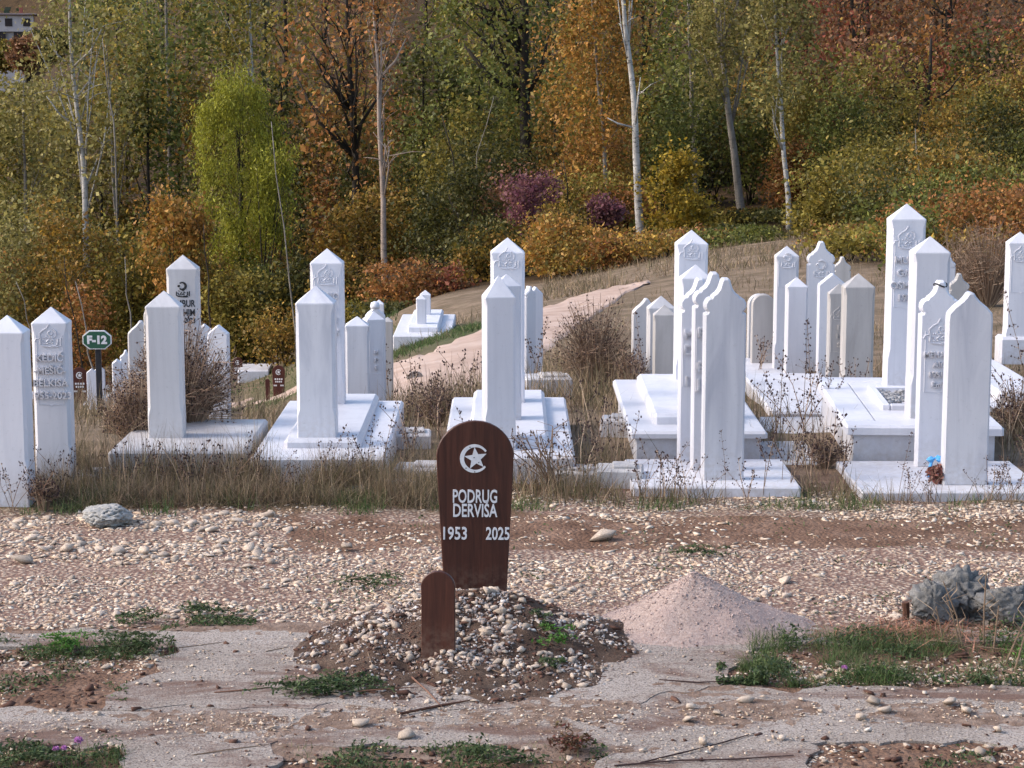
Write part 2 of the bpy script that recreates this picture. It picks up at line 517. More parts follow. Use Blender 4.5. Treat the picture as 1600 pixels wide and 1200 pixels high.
M['bark_white'] = mat_bark('white_birch_bark', (.44, .415, .385), (.05, .045, .04), .95)
M['bark_pale'] = mat_bark('pale_bark', (.31, .245, .205), (.10, .075, .06), .6)
M['bark_grey'] = mat_bark('grey_bark', (.24, .21, .18), (.06, .05, .04), .6)
M['bark_dark'] = mat_bark('dark_bark', (.035, .028, .022), (.012, .01, .008), .5)

# ------------------------------------------------------------------ ground
def zone_stone(px, py):
    """share of ground covered by pale stones, read off the photograph's layout (0..1)"""
    px = np.asarray(px, float); py = np.asarray(py, float)
    def band(y, a, b, s): return 1 / (1 + np.exp(-(y - a) / s)) * 1 / (1 + np.exp((y - b) / s))
    d = np.zeros_like(px)
    left = 1 / (1 + np.exp((px - 450) / 25)); right = 1 / (1 + np.exp(-(px - 830) / 40))
    d = np.maximum(d, .9 * band(py, 772, 815, 5) * right)
    d = np.maximum(d, .8 * band(py, 800, 885, 8) * left)
    d = np.maximum(d, .55 * band(py, 790, 835, 6) * (1 - left) * (1 - right))
    d = np.maximum(d, .22 * band(py, 822, 868, 6))
    d = np.maximum(d, .95 * band(py, 868, 992, 7))
    d = np.maximum(d, .35 * band(py, 992, 1300, 5))
    return d


def build_ground():
    ys = np.concatenate([np.arange(-14, 8.6, 1.0), np.arange(8.7, 17, .07), np.arange(17, 30, .2), np.arange(30, 95, .8), np.geomspace(95, 900, 60)])
    us = np.linspace(-1, 1, 231); us = np.sign(us) * (np.abs(us) * .55 + .45 * np.abs(us) ** 3)
    Y, U = np.meshgrid(ys, us, indexing='ij')
    X = U * (np.maximum(Y, 8) * .55 + 7)
    x, y = X.ravel(), Y.ravel()
    z = terrain(x, y)
    near = (y > 8) & (y < 40)
    nz = np.zeros(len(x))
    nz[near] = fbm_np(x[near], y[near], 1.3, 2.0, 3) * np.where(y[near] < 11.3, .008, .02)
    far = y >= 40
    nz[far] = fbm_np(x[far], y[far], .12, 3.0, 2) * .35 * np.clip((y[far] - 40) / 40, 0, 1)
    fl = np.clip((y - 17) / 6, 0, 1)
    z = z + nz
    nr, nc = Y.shape
    i = np.arange(nr * nc).reshape(nr, nc)
    Fc = np.stack([i[:-1, :-1], i[:-1, 1:], i[1:, 1:], i[1:, :-1]], -1).reshape(-1, 4)
    a = NT('stony_ground')
    zc = a.n('ShaderNodeVertexColor', layer_name='zone')
    sep = a.n('ShaderNodeSeparateColor'); a.l(zc.outputs['Color'], sep.inputs[0])
    pos = a.coord(False)
    soil = a.ramp(a.noise(pos, 3.2, 7, .65), [(.3, (.105, .058, .038)), (.5, (.165, .097, .066)), (.7, (.25, .16, .115))])
    v = a.n('ShaderNodeTexVoronoi'); v.inputs['Scale'].default_value = 34; a.l(pos, v.inputs['Vector'])
    vs = a.n('ShaderNodeSeparateColor'); a.l(v.outputs['Color'], vs.inputs[0])
    pal = a.ramp(vs.outputs[0], [(0, (.35, .25, .18)), (.4, (.54, .42, .315)), (.75, (.66, .54, .43)), (1, (.47, .36, .275))])
    grit = a.mix(a.ramp(v.outputs['Distance'], [(.25, 0.0), (.55, 1.0)]), pal, (.20, .125, .10))
    br = a.noise(pos, 1.7, 6, .7)
    sm = a.n('ShaderNodeMath', operation='ADD'); a.l(sep.outputs[0], sm.inputs[0]); a.l(br, sm.inputs[1])
    col = a.mix(a.ramp(sm.outputs[0], [(.92, 0.0), (1.35, .8)]), soil, grit)
    mead = a.ramp(a.noise(pos, 1.6, 8, .7), [(.3, (.10, .075, .045)), (.5, (.17, .125, .085)), (.62, (.24, .175, .125)), (.75, (.12, .115, .05))])
    gr = a.ramp(a.noise(pos, 2.5, 8, .7), [(.3, (.03, .05, .018)), (.6, (.075, .09, .035)), (.8, (.14, .13, .06))])
    col = a.mix(sep.outputs[1], col, mead)
    lit = a.ramp(a.noise(pos, 2.0, 8, .75), [(.3, (.02, .014, .008)), (.55, (.06, .038, .02)), (.75, (.11, .06, .03))])
    col = a.mix(sep.outputs[2], col, lit)
    ga = a.n('ShaderNodeVertexColor', layer_name='green')
    gs = a.n('ShaderNodeSeparateColor'); a.l(ga.outputs['Color'], gs.inputs[0])
    col = a.mix(gs.outputs[0], col, gr)
    h1 = a.noise(pos, 28, 8, .7)
    ht = a.n('ShaderNodeMath', operation='SUBTRACT'); a.l(h1, ht.inputs[0]); a.l(v.outputs['Distance'], ht.inputs[1])
    p = a.principled(col, .95, a.bump(ht.outputs[0], .8, .02), .1)
    mt = a.done(p)
    me = np_mesh('ground', np.stack([x, y, z], -1), Fc, mt, True)
    px = 800 + F * x / np.maximum(y * CP + CAMH * SP, 1)
    py = 110 + F * (CAMH) / np.maximum(y, 1)          # as if flat: only used near by
    st = zone_stone(px, py)
    st[y > 15.6] *= .3
    mead = np.clip((y - 15.2) / 1.2, 0, 1)
    edge = np.interp(px, [-200, 200, 450, 600, 850, 1220, 1300, 1400, 1800], [74, 72, 66, 57, 56, 55, 46, 40, 38])
    litter = np.clip((y - edge) / 4, 0, 1)
    colr = np.stack([st, mead, litter, np.ones_like(st)], -1).astype(np.float32)
    at_ = me.color_attributes.new('zone', 'FLOAT_COLOR', 'POINT'); at_.data.foreach_set('color', colr.ravel())
    # green turf: bank below the far grave, verge left of the track, front strip before the graves
    g = np.zeros(len(x))
    g = np.maximum(g, .85 * np.exp(-((px - 720) / 110) ** 2) * np.exp(-((y - 37) / 4.0) ** 2))
    g = np.maximum(g, .6 * np.exp(-((px - 440) / 90) ** 2) * np.exp(-((y - 58) / 8.0) ** 2))
    g = np.maximum(g, .5 * np.exp(-((y - 14.6) / .35) ** 2) * np.clip(fbm_np(x, y, .7, 5.0, 2) * 1.2 + .5, 0, 1))
    g4 = np.stack([g, g, g, np.ones_like(g)], -1).astype(np.float32)
    at2 = me.color_attributes.new('green', 'FLOAT_COLOR', 'POINT'); at2.data.foreach_set('color', g4.ravel())
    return tag(link('ground', me), kind='structure')
ground = build_ground()


def hit(px, py, y0=8.0, y1=300.0):
    """where the ray through a pixel meets the terrain"""
    r = ray(px, py)
    ys = np.geomspace(y0, y1, 700)
    t = ys / r.y
    zz = CAMH + r.z * t
    tz = terrain(r.x * t, ys)
    k = np.nonzero(zz <= tz)[0]
    if len(k) == 0: return None
    k = k[0]
    return Vector((r.x * t[k], ys[k], tz[k]))


# sandy track behind the graves
TRACK = [(530, 24.5, 31.5), (620, 24.8, 33.6), (680, 25.2, 35), (760, 26.5, 38), (830, 29, 42.5), (890, 34, 45.5), (940, 39.5, 47), (985, 44, 47.5), (1020, 46.5, 47.2)]
TRACK_FAR = [(335, 57.5, 60.5), (400, 56.5, 60.5), (480, 54, 57.5)]
M['sand'] = mat_basic('sandy_track', [(.25, (.27, .185, .14)), (.5, (.40, .29, .235)), (.8, (.50, .39, .33))], 1.2, .95, .4, .03, 14, obj=False)


def on_track(px, y):
    r = np.zeros(len(px), bool)
    for tr_ in (TRACK, TRACK_FAR):
        xs = [q[0] for q in tr_]
        lo, hi = np.interp(px, xs, [q[1] for q in tr_]), np.interp(px, xs, [q[2] for q in tr_])
        r |= (px > xs[0]) & (px < xs[-1]) & (y > lo + .3) & (y < hi - .3)
    return r


def build_track(tr_):
    n, m = 70, 14
    V = []
    for i in range(n + 1):
        px = tr_[0][0] + (tr_[-1][0] - tr_[0][0]) * i / n
        xs = [q[0] for q in tr_]
        lo, hi = np.interp(px, xs, [q[1] for q in tr_]), np.interp(px, xs, [q[2] for q in tr_])
        for j in range(m):
            q = j / (m - 1)
            yy = lo + (hi - lo) * q + fbm(px * .035, q * 2, 9.0) * 1.1
            xx = (px - 800) / F * (yy * CP + .7)
            V.append((xx, yy, T(xx, yy) + (.03 if 0 < j < m - 1 and 0 < i < n else -.06) + .03 * fbm(xx, yy)))
    i = np.arange((n + 1) * m).reshape(n + 1, m)
    Fc = np.stack([i[:-1, :-1], i[1:, :-1], i[1:, 1:], i[:-1, 1:]], -1).reshape(-1, 4)
    tag(link('dirt_path', np_mesh('dirt_path', np.array(V), Fc, M['sand'], True)), kind='structure')
build_track(TRACK); build_track(TRACK_FAR)


# ------------------------------------------------------------------ concrete walks between the plots
def mat_concrete():
    a = NT('worn_pink_concrete'); pos = a.coord(False)
    col = a.ramp(a.noise(pos, 1.4, 7, .65), [(.3, (.265, .22, .185)), (.5, (.345, .295, .255)), (.72, (.42, .365, .325))])
    sp = a.noise(pos, 90, 3, .7)
    col = a.mix(a.ramp(sp, [(.40, .85), (.50, 0.0)]), col, (.11, .08, .07))
    col = a.mix(a.ramp(a.noise(pos, 55, 3, .7), [(.58, 0.0), (.66, .7)]), col, (.46, .41, .385))
    dirt = a.noise(pos, 1.9, 8, .72, .4, (.55, 1.4, 1))
    col = a.mix(a.ramp(dirt, [(.50, 0.0), (.62, .92)]), col, (.15, .09, .07))
    h = a.noise(pos, 60, 6, .75)
    return a.done(a.principled(col, .95, a.bump(h, .9, .012), .1))
M['concrete'] = mat_concrete()
ZC = .014


def concrete_poly(pts):
    """pixel outline on the flat ground -> thick irregular-edged slab"""
    w = [G(px, py, ZC) for px, py in pts]
    out = []
    for i, p in enumerate(w):
        q = w[(i + 1) % len(w)]
        n = max(1, int((q - p).length / .05))
        for k in range(n):
            out.append(p.lerp(q, k / n))
    res = []
    for p in out:
        res.append((p.x + .10 * fbm(p.x * 4, p.y * 4, 1, 4), p.y + .10 * fbm(p.x * 4, p.y * 4, 7, 4)))
    return res


def build_concrete():
    mb = MB()
    E = 1200
    polys = [
        [(-E, 1009), (-E, 986), (620, 984), (1600 + E, 984), (1600 + E, 1002), (1190, 1004), (284, 1009)],
        [(152, 1107), (284, 1009.0), (1190, 1004.0), (1128, 1074), (900, 1107)],
        [(-E, 1164), (-E, 1107.0), (152, 1107.0), (900, 1107.0), (1128, 1074.0), (1600 + E, 1068), (1600 + E, 1164)],
        [(185, 1320), (190, 1164.0), (432, 1164.0), (425, 1320)],
        [(955, 1320), (950, 1164.0), (1258, 1164.0), (1290, 1320)],
    ]
    for k, p in enumerate(polys):
        o = concrete_poly(p)
        zt = ZC + .004 * (k % 2)
        n = len(o)
        area = sum(o[i][0] * o[(i + 1) % n][1] - o[(i + 1) % n][0] * o[i][1] for i in range(n))
        if area < 0: o = o[::-1]
        pts = [(x, y, -.06) for x, y in o] + [(x, y, zt) for x, y in o]
        fs = [(i, (i + 1) % n, n + (i + 1) % n, n + i) for i in range(n)] + [tuple(range(n, 2 * n))]
        mb.add(pts, fs)
    o = mb.build('concrete_walkway', M['concrete'])
    import bmesh
    bm = bmesh.new(); bm.from_mesh(o.data); bmesh.ops.triangulate(bm, faces=[f for f in bm.faces if len(f.verts) > 4]); bm.to_mesh(o.data); bm.free()
    tag(o, kind='structure')
build_concrete()

# ------------------------------------------------------------------ stones, gravel
def blob_template(sub, seed):
    import bmesh
    bm = bmesh.new(); bmesh.ops.create_icosphere(bm, subdivisions=sub, radius=1.0)
    rs = random.Random(seed)
    o = Vector((rs.uniform(0, 50), rs.uniform(0, 50), rs.uniform(0, 50)))
    # cut by random planes for angular stones
    planes = [(Vector((rs.gauss(0, 1), rs.gauss(0, 1), rs.gauss(0, 1))).normalized(), rs.uniform(.30, .8)) for _ in range(9)]
    for v in bm.verts:
        p = v.co.copy()
        p *= 1 + .28 * mnoise.noise(p * 1.2 + o)
        for n, d in planes:
            e = p.dot(n) - d
            if e > 0: p -= n * e * .85
        v.co = p
    bm.verts.ensure_lookup_table()
    V = np.array([v.co[:] for v in bm.verts]); Fc = np.array([[v.index for v in f.verts] for f in bm.faces])
    bm.free()
    return V, Fc
def shard_template(seed, npts):
    """a broken stone: the hull of a few random points"""
    import bmesh
    rs = random.Random(seed); bm = bmesh.new()
    for _ in range(npts):
        v = Vector((rs.gauss(0, 1), rs.gauss(0, 1), rs.gauss(0, 1))).normalized() * rs.uniform(.75, 1.1)
        bm.verts.new(v)
    r_ = bmesh.ops.convex_hull(bm, input=bm.verts)
    bmesh.ops.delete(bm, geom=[g for g in r_['geom_interior'] if isinstance(g, bmesh.types.BMVert)], context='VERTS')
    bmesh.ops.triangulate(bm, faces=bm.faces)
    bmesh.ops.recalc_face_normals(bm, faces=bm.faces)
    bm.verts.index_update()
    V = np.array([v.co[:] for v in bm.verts]); Fc = np.array([[v.index for v in f.verts] for f in bm.faces])
    bm.free()
    return V, Fc
TPL1 = [shard_template(s + 100, 9) for s in range(14)]
TPL2 = [shard_template(s + 300, 13) for s in range(14)]


def stones_mesh(name, P, S, m, tpls, flat=.38, smooth=False):
    """P (n,3) centres, S (n,) radii"""
    VV, FF, off = [], [], 0
    n = len(P)
    which = RNG.integers(0, len(tpls), n)
    for k, (tv, tf) in enumerate(tpls):
        idx = np.nonzero(which == k)[0]
        if not len(idx): continue
        c = len(idx)
        ang = RNG.uniform(0, 2 * np.pi, c); tilt = RNG.normal(0, .25, c)
        sx = RNG.uniform(.8, 2.1, c); sz = RNG.uniform(flat * .7, flat * 1.3, c)
        v = np.repeat(tv[None], c, 0).copy()
        v[:, :, 0] *= sx[:, None]; v[:, :, 2] *= sz[:, None]
        y2 = v[:, :, 1] * np.cos(tilt)[:, None] - v[:, :, 2] * np.sin(tilt)[:, None]
        z2 = v[:, :, 1] * np.sin(tilt)[:, None] + v[:, :, 2] * np.cos(tilt)[:, None]
        x3 = v[:, :, 0] * np.cos(ang)[:, None] - y2 * np.sin(ang)[:, None]
        y3 = v[:, :, 0] * np.sin(ang)[:, None] + y2 * np.cos(ang)[:, None]
        v = np.stack([x3, y3, z2], -1) * S[idx][:, None, None] + P[idx][:, None, :]
        VV.append(v.reshape(-1, 3))
        FF.append((tf[None] + (np.arange(c) * len(tv))[:, None, None] + off).reshape(-1, 3))
        off += c * len(tv)
    return np_mesh(name, np.concatenate(VV), np.concatenate(FF), m, smooth)


STONE_ME = []
for k, (tv, tf) in enumerate(TPL2):
    STONE_ME.append(np_mesh('stone', tv, tf, M['pebble'], False))


def put_stone(parent, p, r, flat=.6, name='stone'):
    o = bpy.data.objects.new(name, STONE_ME[random.randrange(len(STONE_ME))])
    COL.objects.link(o); o.parent = parent
    o.location = p
    o.rotation_euler = (random.gauss(0, .2), random.gauss(0, .2), random.uniform(0, 6.28))
    o.scale = (r * random.uniform(.9, 1.6), r * random.uniform(.8, 1.1), r * random.uniform(.75, 1.25) * flat)
    return o


PLOTS = [[(-600, 1011), (282, 1011), (150, 1105), (-600, 1105)],
         [(1192, 1006), (2200, 1006), (2200, 1067), (1130, 1073)],
         [(-600, 1166), (188, 1166), (183, 1330), (-600, 1330)],
         [(434, 1166), (948, 1166), (953, 1330), (428, 1330)],
         [(1260, 1166), (2200, 1166), (2200, 1330), (1292, 1330)]]


def in_poly(px, py, poly):
    c = False; n = len(poly)
    for i in range(n):
        x1, y1 = poly[i]; x2, y2 = poly[(i + 1) % n]
        if (y1 > py) != (y2 > py) and px < (x2 - x1) * (py - y1) / (y2 - y1) + x1: c = not c
    return c


def build_field_stones():
    n = 95000
    y = RNG.uniform(8.9, 15.6, n); x = RNG.uniform(-1, 1, n) * (y * .27 + .6)
    px = 800 + F * x / (y * CP + CAMH * SP); py = np.array([project(a, b, 0)[1] for a, b in zip(x, y)])
    dn = zone_stone(px, py)
    nz = fbm_np(x * .55, y * 1.5, 1.25, 4.0, 4) + .45 * fbm_np(x * .35, y * 1.2, .9, 14.0, 2)
    onc = py > 984
    plot = np.array([any(in_poly(a, b, p) for p in PLOTS) if o else False for a, b, o in zip(px, py, onc)])
    conc = onc & ~plot
    base = np.where(conc, .16, np.where(plot, .85, dn))
    # two lines where soil and stones have washed over the concrete
    wash = np.exp(-((py - 1120) / 16) ** 2) * (px > 380) * .75 + np.exp(-((py - 1132) / 18) ** 2) * (px < 460) * .75
    base = np.where(conc, np.maximum(base, wash), base)
    prob = np.clip(np.where(conc, base * (.7 + 1.6 * nz), base * np.clip(1.08 + 2.9 * nz, .05, 1.7)), 0, 1)
    spill = np.exp(-((py - 1122) / 20) ** 2) * (px > 540) * (px < 960)
    prob = np.maximum(prob, .9 * spill)
    keep = RNG.uniform(0, 1, n) < prob * .66
    x, y, px, py, conc = x[keep], y[keep], px[keep], py[keep], conc[keep]
    n = len(x)
    r = np.exp(RNG.normal(math.log(.0118), .42, n))
    big = (px < 450) & (py > 800) & (py < 890)
    r[big] *= 1.2
    r[conc] *= .62
    r[py > 1000] *= .85
    r[(px > 540) & (px < 960) & (py > 1088) & (py < 1160)] *= .75
    r = np.where(big, np.clip(r, .004, .05), np.clip(r, .004, .029))
    z = fbm_np(x, y, 1.3, 2.0, 3) * np.where(y < 11.3, .008, .02) + r * .08
    z[conc] = ZC + .004 + r[conc] * .4
    P = np.stack([x, y, z], -1)
    px2, py2 = px, py
    order = np.argsort(-(r * scale_at(np.maximum(y, 1))))
    vis = (px2 > -20) & (px2 < 1620) & (py2 < 1215)
    order = [i for i in order if vis[i]]
    top = order[:300]
    mask = np.ones(n, bool); mask[top] = False
    for i in top:
        put_stone(ground, P[i] + np.array([0, 0, r[i] * .12]), float(r[i]) * 1.0)
    sm = mask & (r < .017); bg_ = mask & (r >= .017)
    VV = stones_mesh('gravel', P[mask], r[mask], M['gravel'], TPL1)
    tag(link('gravel', VV, ground), kind='stuff')
    return n
NST = build_field_stones()

# a few larger pale stones one can point at, children of the ground
for px, py, r in [(940, 842, .075), (105, 858, .06), (225, 862, .055), (185, 862, .05), (330, 830, .06), (860, 915, .05), (1225, 910, .06), (390, 858, .05),
                  (543, 855, .05), (35, 875, .06), (560, 1080, .03), (1165, 1095, .035), (1080, 1105, .03), (1385, 1110, .04), (1365, 1098, .045), (1345, 1122, .035),
                  (1480, 1098, .045), (1510, 1112, .04), (1075, 1125, .03), (1120, 1115, .028), (632, 1150, .05), (561, 1131, .04), (1100, 1160, .03), (1530, 1178, .035)]:
    p = G(px, py, 0.01 if py < 985 else ZC + .01)
    put_stone(ground, p + Vector((0, 0, r * .2)), r, .55)

# ------------------------------------------------------------------ grave mound
def gauss_noise(x, y): return fbm(x * 3.1, y * 3.1, 6.0, 3)
MC = G(748, 1000, ZC)           # the heap's highest point, seen on the ground
MH = .30


def mound_r(x, y):
    dx, dy = x - MC.x, y - MC.y
    return math.hypot(dx / (.86 if dx > 0 else 1.10), dy / (.62 if dy > 0 else 1.22))


def mound_h(x, y):
    ang = math.atan2(y - MC.y, x - MC.x)
    rr = mound_r(x, y) / (1 + .05 * math.sin(3 * ang + 1) + .16 * mnoise.noise((math.cos(ang) * 2.2, math.sin(ang) * 2.2, 3.3)))
    if rr >= 1.3: return -.05
    h = MH * (1 - min(1, rr)) ** (1.0 + .95 * max(0, -math.sin(ang)) ** 1.5)
    h += .045 * gauss_noise(x, y) * min(1, max(0, 1.2 - rr) * 1.6)
    h += .022 * mnoise.noise((x * 11, y * 11, 1.5)) * min(1, max(0, 1.1 - rr) * 3)
    if rr > .97: h -= (rr - .97) * .12
    return h


def build_mound():
    nx, ny = 150, 150
    V = np.empty((nx * ny, 3)); k = 0
    ox, oy = MC.x, MC.y
    for j in range(ny):
        for i in range(nx):
            x = ox + (i / (nx - 1) - .5) * 2.8; y = oy + (j / (ny - 1) - .5) * 3.0 - .22
            V[k] = (x - ox, y - oy, mound_h(x, y)); k += 1
    idx = np.arange(nx * ny).reshape(ny, nx)
    Fc = np.stack([idx[:-1, :-1], idx[:-1, 1:], idx[1:, 1:], idx[1:, :-1]], -1).reshape(-1, 4)
    keep = (V[Fc, 2] > -.03).any(1)
    used, inv = np.unique(Fc[keep], return_inverse=True)
    a = NT('brown_grave_soil'); co = a.coord(False)
    c1 = a.ramp(a.noise(co, 7, 7, .7), [(.3, (.075, .048, .036)), (.5, (.13, .086, .064)), (.72, (.21, .15, .115))])
    h = a.noise(co, 26, 9, .78)
    m = a.done(a.principled(c1, .96, a.bump(h, 1.0, .04), .1))
    root = empty('grave_mound', (ox, oy, ZC), 0, 'low mound of brown soil and white stones piled round two wooden grave markers', 'grave mound')
    me = np_mesh('soil_heap', V[used], inv.reshape(-1, 4), m, True)
    link('soil', me, root)
    # stones over it
    pts = []
    while len(pts) < 5600:
        x = random.gauss(0, .52) + ox - .1; y = random.gauss(0, .5) + oy - .22
        if mound_r(x, y) > 1.15 or mound_h(x, y) < -.015: continue
        # the left front flank shows more bare soil
        px, py = project(x, y, mound_h(x, y) + ZC)
        w = .50 + 1.3 * fbm(x * 4.6, y * 4.6, 8.0, 3)
        if px > 700: w += .08
        if random.random() > w: continue
        pts.append((x - ox, y - oy, mound_h(x, y)))
    P = np.array(pts); r = np.clip(np.exp(RNG.normal(math.log(.0068), .6, len(P))), .003, .032)
    order = np.argsort(-r)[:280]
    for i in order:
        rr = float(r[i]) * .92
        put_stone(root, Vector(P[i]) + Vector((0, 0, rr * .25)), rr, .75)
    mask = np.ones(len(P), bool); mask[order] = False
    P[:, 2] += r * .2
    tag(link('gravel', stones_mesh('gravel', P[mask], r[mask], M['mound_gravel'], TPL1, .75), root), kind='stuff')
    # clods of soil
    pts = []
    while len(pts) < 2200:
        x = random.gauss(0, .52) + ox - .1; y = random.gauss(0, .5) + oy - .22
        if mound_r(x, y) > 1.12 or mound_h(x, y) < -.015: continue
        pts.append((x - ox, y - oy, mound_h(x, y)))
    P = np.array(pts); r = np.clip(np.exp(RNG.normal(math.log(.0085), .55, len(P))), .004, .035)
    tag(link('soil_clods', stones_mesh('soil_clods', P, r, M['clod'], TPL1, .6, False), root), kind='stuff')
build_mound()

# soil washed over the concrete
M['spill'] = mat_basic('gritty_washed_soil', [(.3, (.13, .08, .056)), (.5, (.21, .142, .106)), (.72, (.32, .24, .19))], 11, .97, 1.0, .02, 45, obj=False)
def soil_spill(px0, px1, py0, py1, h, seed, thr=.1):
    a_, b_ = G(px0, py1), G(px1, py0); c_ = G(px1, py1); d_ = G(px0, py0)
    x0, x1 = min(a_.x, d_.x), max(b_.x, c_.x); y0, y1 = a_.y, b_.y
    nx, ny = int((x1 - x0) / .018), int((y1 - y0) / .018)
    X, Y = np.meshgrid(np.linspace(x0, x1, nx), np.linspace(y0, y1, ny))
    u, v = (X - x0) / (x1 - x0) * 2 - 1, (Y - y0) / (y1 - y0) * 2 - 1
    m = np.clip(1 - np.maximum(np.abs(u) ** 4, v ** 2), 0, 1).ravel()
    q = fbm_np(X * .6, Y * 1.6, 2.2, seed, 4) + .6 * m - thr
    z = ZC - .003 + np.clip(q, -.5, .6) * h * (m > 0) + .006 * fbm_np(X, Y, 16, seed, 3)
    z = np.where(m <= 0.02, ZC - .01, z)
    i = np.arange(nx * ny).reshape(ny, nx)
    Fc = np.stack([i[:-1, :-1], i[:-1, 1:], i[1:, 1:], i[1:, :-1]], -1).reshape(-1, 4)
    V = np.stack([X.ravel(), Y.ravel(), z], -1)
    Fc = Fc[(V[Fc, 2] > ZC - .003).any(1)]
    used, inv = np.unique(Fc, return_inverse=True)
    tag(link('soil_patch', np_mesh('soil_patch', V[used], inv.reshape(-1, 4), M['spill'], True)), kind='structure')
soil_spill(480, 1000, 1080, 1150, .012, 31.0, .08)
soil_spill(1000, 1700, 1096, 1146, .011, 32.0, .25)
soil_spill(-60, 500, 1108, 1158, .010, 33.0, .25)
soil_spill(960, 1230, 1070, 1106, .009, 34.0, .3)
soil_spill(150, 1320, 1150, 1190, .012, 37.0, .45)
soil_spill(-80, 640, 976, 1004, .012, 38.0, .42)
soil_spill(1160, 1700, 978, 1004, .012, 39.0, .25)

# ------------------------------------------------------------------ lettering and carved emblems
_font_cache = {}
def text_mesh(body, size, extrude=.003, bold=0.0, align='CENTER', mat=None, sx=1.0):
    cu = bpy.data.curves.new('lettering', 'FONT')
    cu.body = body; cu.size = size; cu.extrude = extrude; cu.offset = bold; cu.align_x = align; cu.align_y = 'CENTER'
    cu.resolution_u = 3
    ob = bpy.data.objects.new('lettering', cu); COL.objects.link(ob)
    bpy.context.view_layer.update()
    me = bpy.data.meshes.new_from_object(ob.evaluated_get(bpy.context.evaluated_depsgraph_get()))
    bpy.data.objects.remove(ob); bpy.data.curves.remove(cu)
    me.transform(Matrix.Diagonal((sx, 1, 1, 1)))
    me.transform(Matrix.Rotation(math.pi / 2, 4, 'X'))
    me.materials.clear()
    if mat: me.materials.append(mat)
    me.name = 'lettering'
    return me


def put_text(parent, body, size, x, y, z, mat, extrude=.003, bold=0.0, align='CENTER', sx=1.0, name='lettering'):
    return link(name, text_mesh(body, size, extrude, bold, align, mat, sx), parent, (x, y, z))


def stroke(mb, pts, r, y):
    mb.tube([(p[0], y, p[1]) for p in pts], r, 5)


def arc(cx, cz, r, a0, a1, n=10, sq=1.0):
    return [(cx + r * math.cos(R(a0 + (a1 - a0) * i / n)), cz + r * sq * math.sin(R(a0 + (a1 - a0) * i / n))) for i in range(n + 1)]


def carved_emblem(parent, w, zc, y, mat, crescent='tulip', r=None, name='carved_emblem'):
    """crescent above a line of flowing script, raised strokes; w = width of the emblem"""
    mb = MB(); r = r or w * .026
    s = w
    if crescent == 'tulip':
        stroke(mb, [(-.30 * s, zc + .12 * s), (-.33 * s, zc + .25 * s), (-.22 * s, zc + .36 * s), (-.08 * s, zc + .44 * s), (0, zc + .58 * s)], r, y)
        stroke(mb, arc(.06 * s, zc + .26 * s, .17 * s, 200, 430, 12), r, y)
        stroke(mb, arc(.03 * s, zc + .27 * s, .075 * s, 90, 400, 8), r, y)
    else:
        stroke(mb, arc(.02 * s, zc + .38 * s, .20 * s, -140, 135, 14), r * 1.5, y)
        stroke(mb, arc(-.02 * s, zc + .39 * s, .17 * s, -128, 122, 12), r, y)
        stroke(mb, arc(-.17 * s, zc + .38 * s, .045 * s, 0, 330, 5), r * 1.4, y)
    # flowing script line
    stroke(mb, [(.38 * s, zc + .10 * s), (.37 * s, zc - .16 * s)], r * 1.2, y)
    stroke(mb, [(.28 * s, zc + .08 * s), (.27 * s, zc - .10 * s), (.20 * s, zc - .16 * s), (.05 * s, zc - .15 * s)], r * 1.2, y)
    stroke(mb, [(.16 * s, zc + .02 * s), (.10 * s, zc + .06 * s), (.05 * s, zc), (.12 * s, zc - .06 * s), (-.02 * s, zc - .06 * s)], r * 1.2, y)
    stroke(mb, [(-.02 * s, zc + .05 * s), (-.10 * s, zc - .02 * s), (-.05 * s, zc - .08 * s), (-.18 * s, zc - .09 * s), (-.22 * s, zc + .02 * s)], r * 1.2, y)
    stroke(mb, [(-.30 * s, zc + .09 * s), (-.31 * s, zc - .10 * s), (-.22 * s, zc - .17 * s), (.10 * s, zc - .20 * s), (.30 * s, zc - .19 * s)], r * 1.2, y)
    for dx, dz in ((.02, .12), (.07, .12), (-.14, .10), (-.20, .11)):
        stroke(mb, [(dx * s, zc + dz * s), (dx * s + .02 * s, zc + dz * s + .015 * s)], r * 1.2, y)
    if crescent == 'tulip':
        stroke(mb, [(-.34 * s, zc + .10 * s), (-.45 * s, zc + .08 * s), (-.5 * s, zc - .02 * s)], r, y)
    return mb.build(name, mat, parent)


# ------------------------------------------------------------------ white grave stones
def outline_ogee(w, h, n=8):
    """smooth pointed arch with a drawn-up tip"""
    hw = w / 2; hs = h - w * .62
    right = [(hw, 0), (hw, hs)]
    ctrl = [(hw, hs), (hw * .97, hs + w * .16), (hw * .72, hs + w * .30), (hw * .42, hs + w * .42), (hw * .24, hs + w * .52), (hw * .14, hs + w * .60), (hw * .05, hs + w * .62)]
    right += ctrl[1:]
    return right


def outline_ornate(w, h):
    hw = w / 2
    hs = h - w * .80
    return [(hw, 0), (hw, hs - w * .06), (hw * .97, hs - w * .03), (hw * .87, hs - w * .015), (hw * .86, hs + w * .005), (hw * .95, hs + w * .05), (hw, hs + w * .12), (hw * .985, hs + w * .21), (hw * .89, hs + w * .30), (hw * .76, hs + w * .345),
            (hw * .68, hs + w * .35), (hw * .63, hs + w * .40), (hw * .46, hs + w * .46), (hw * .33, hs + w * .55), (hw * .25, hs + w * .67), (hw * .21, hs + w * .75), (hw * .12, hs + w * .80)]


def outline_round(w, h):
    hw = w / 2; hs = h - hw * .95
    return [(hw, 0), (hw, hs)] + [(hw * math.cos(R(a)), hs + hw * .95 * math.sin(R(a))) for a in (15, 30, 45, 60, 75, 90)]


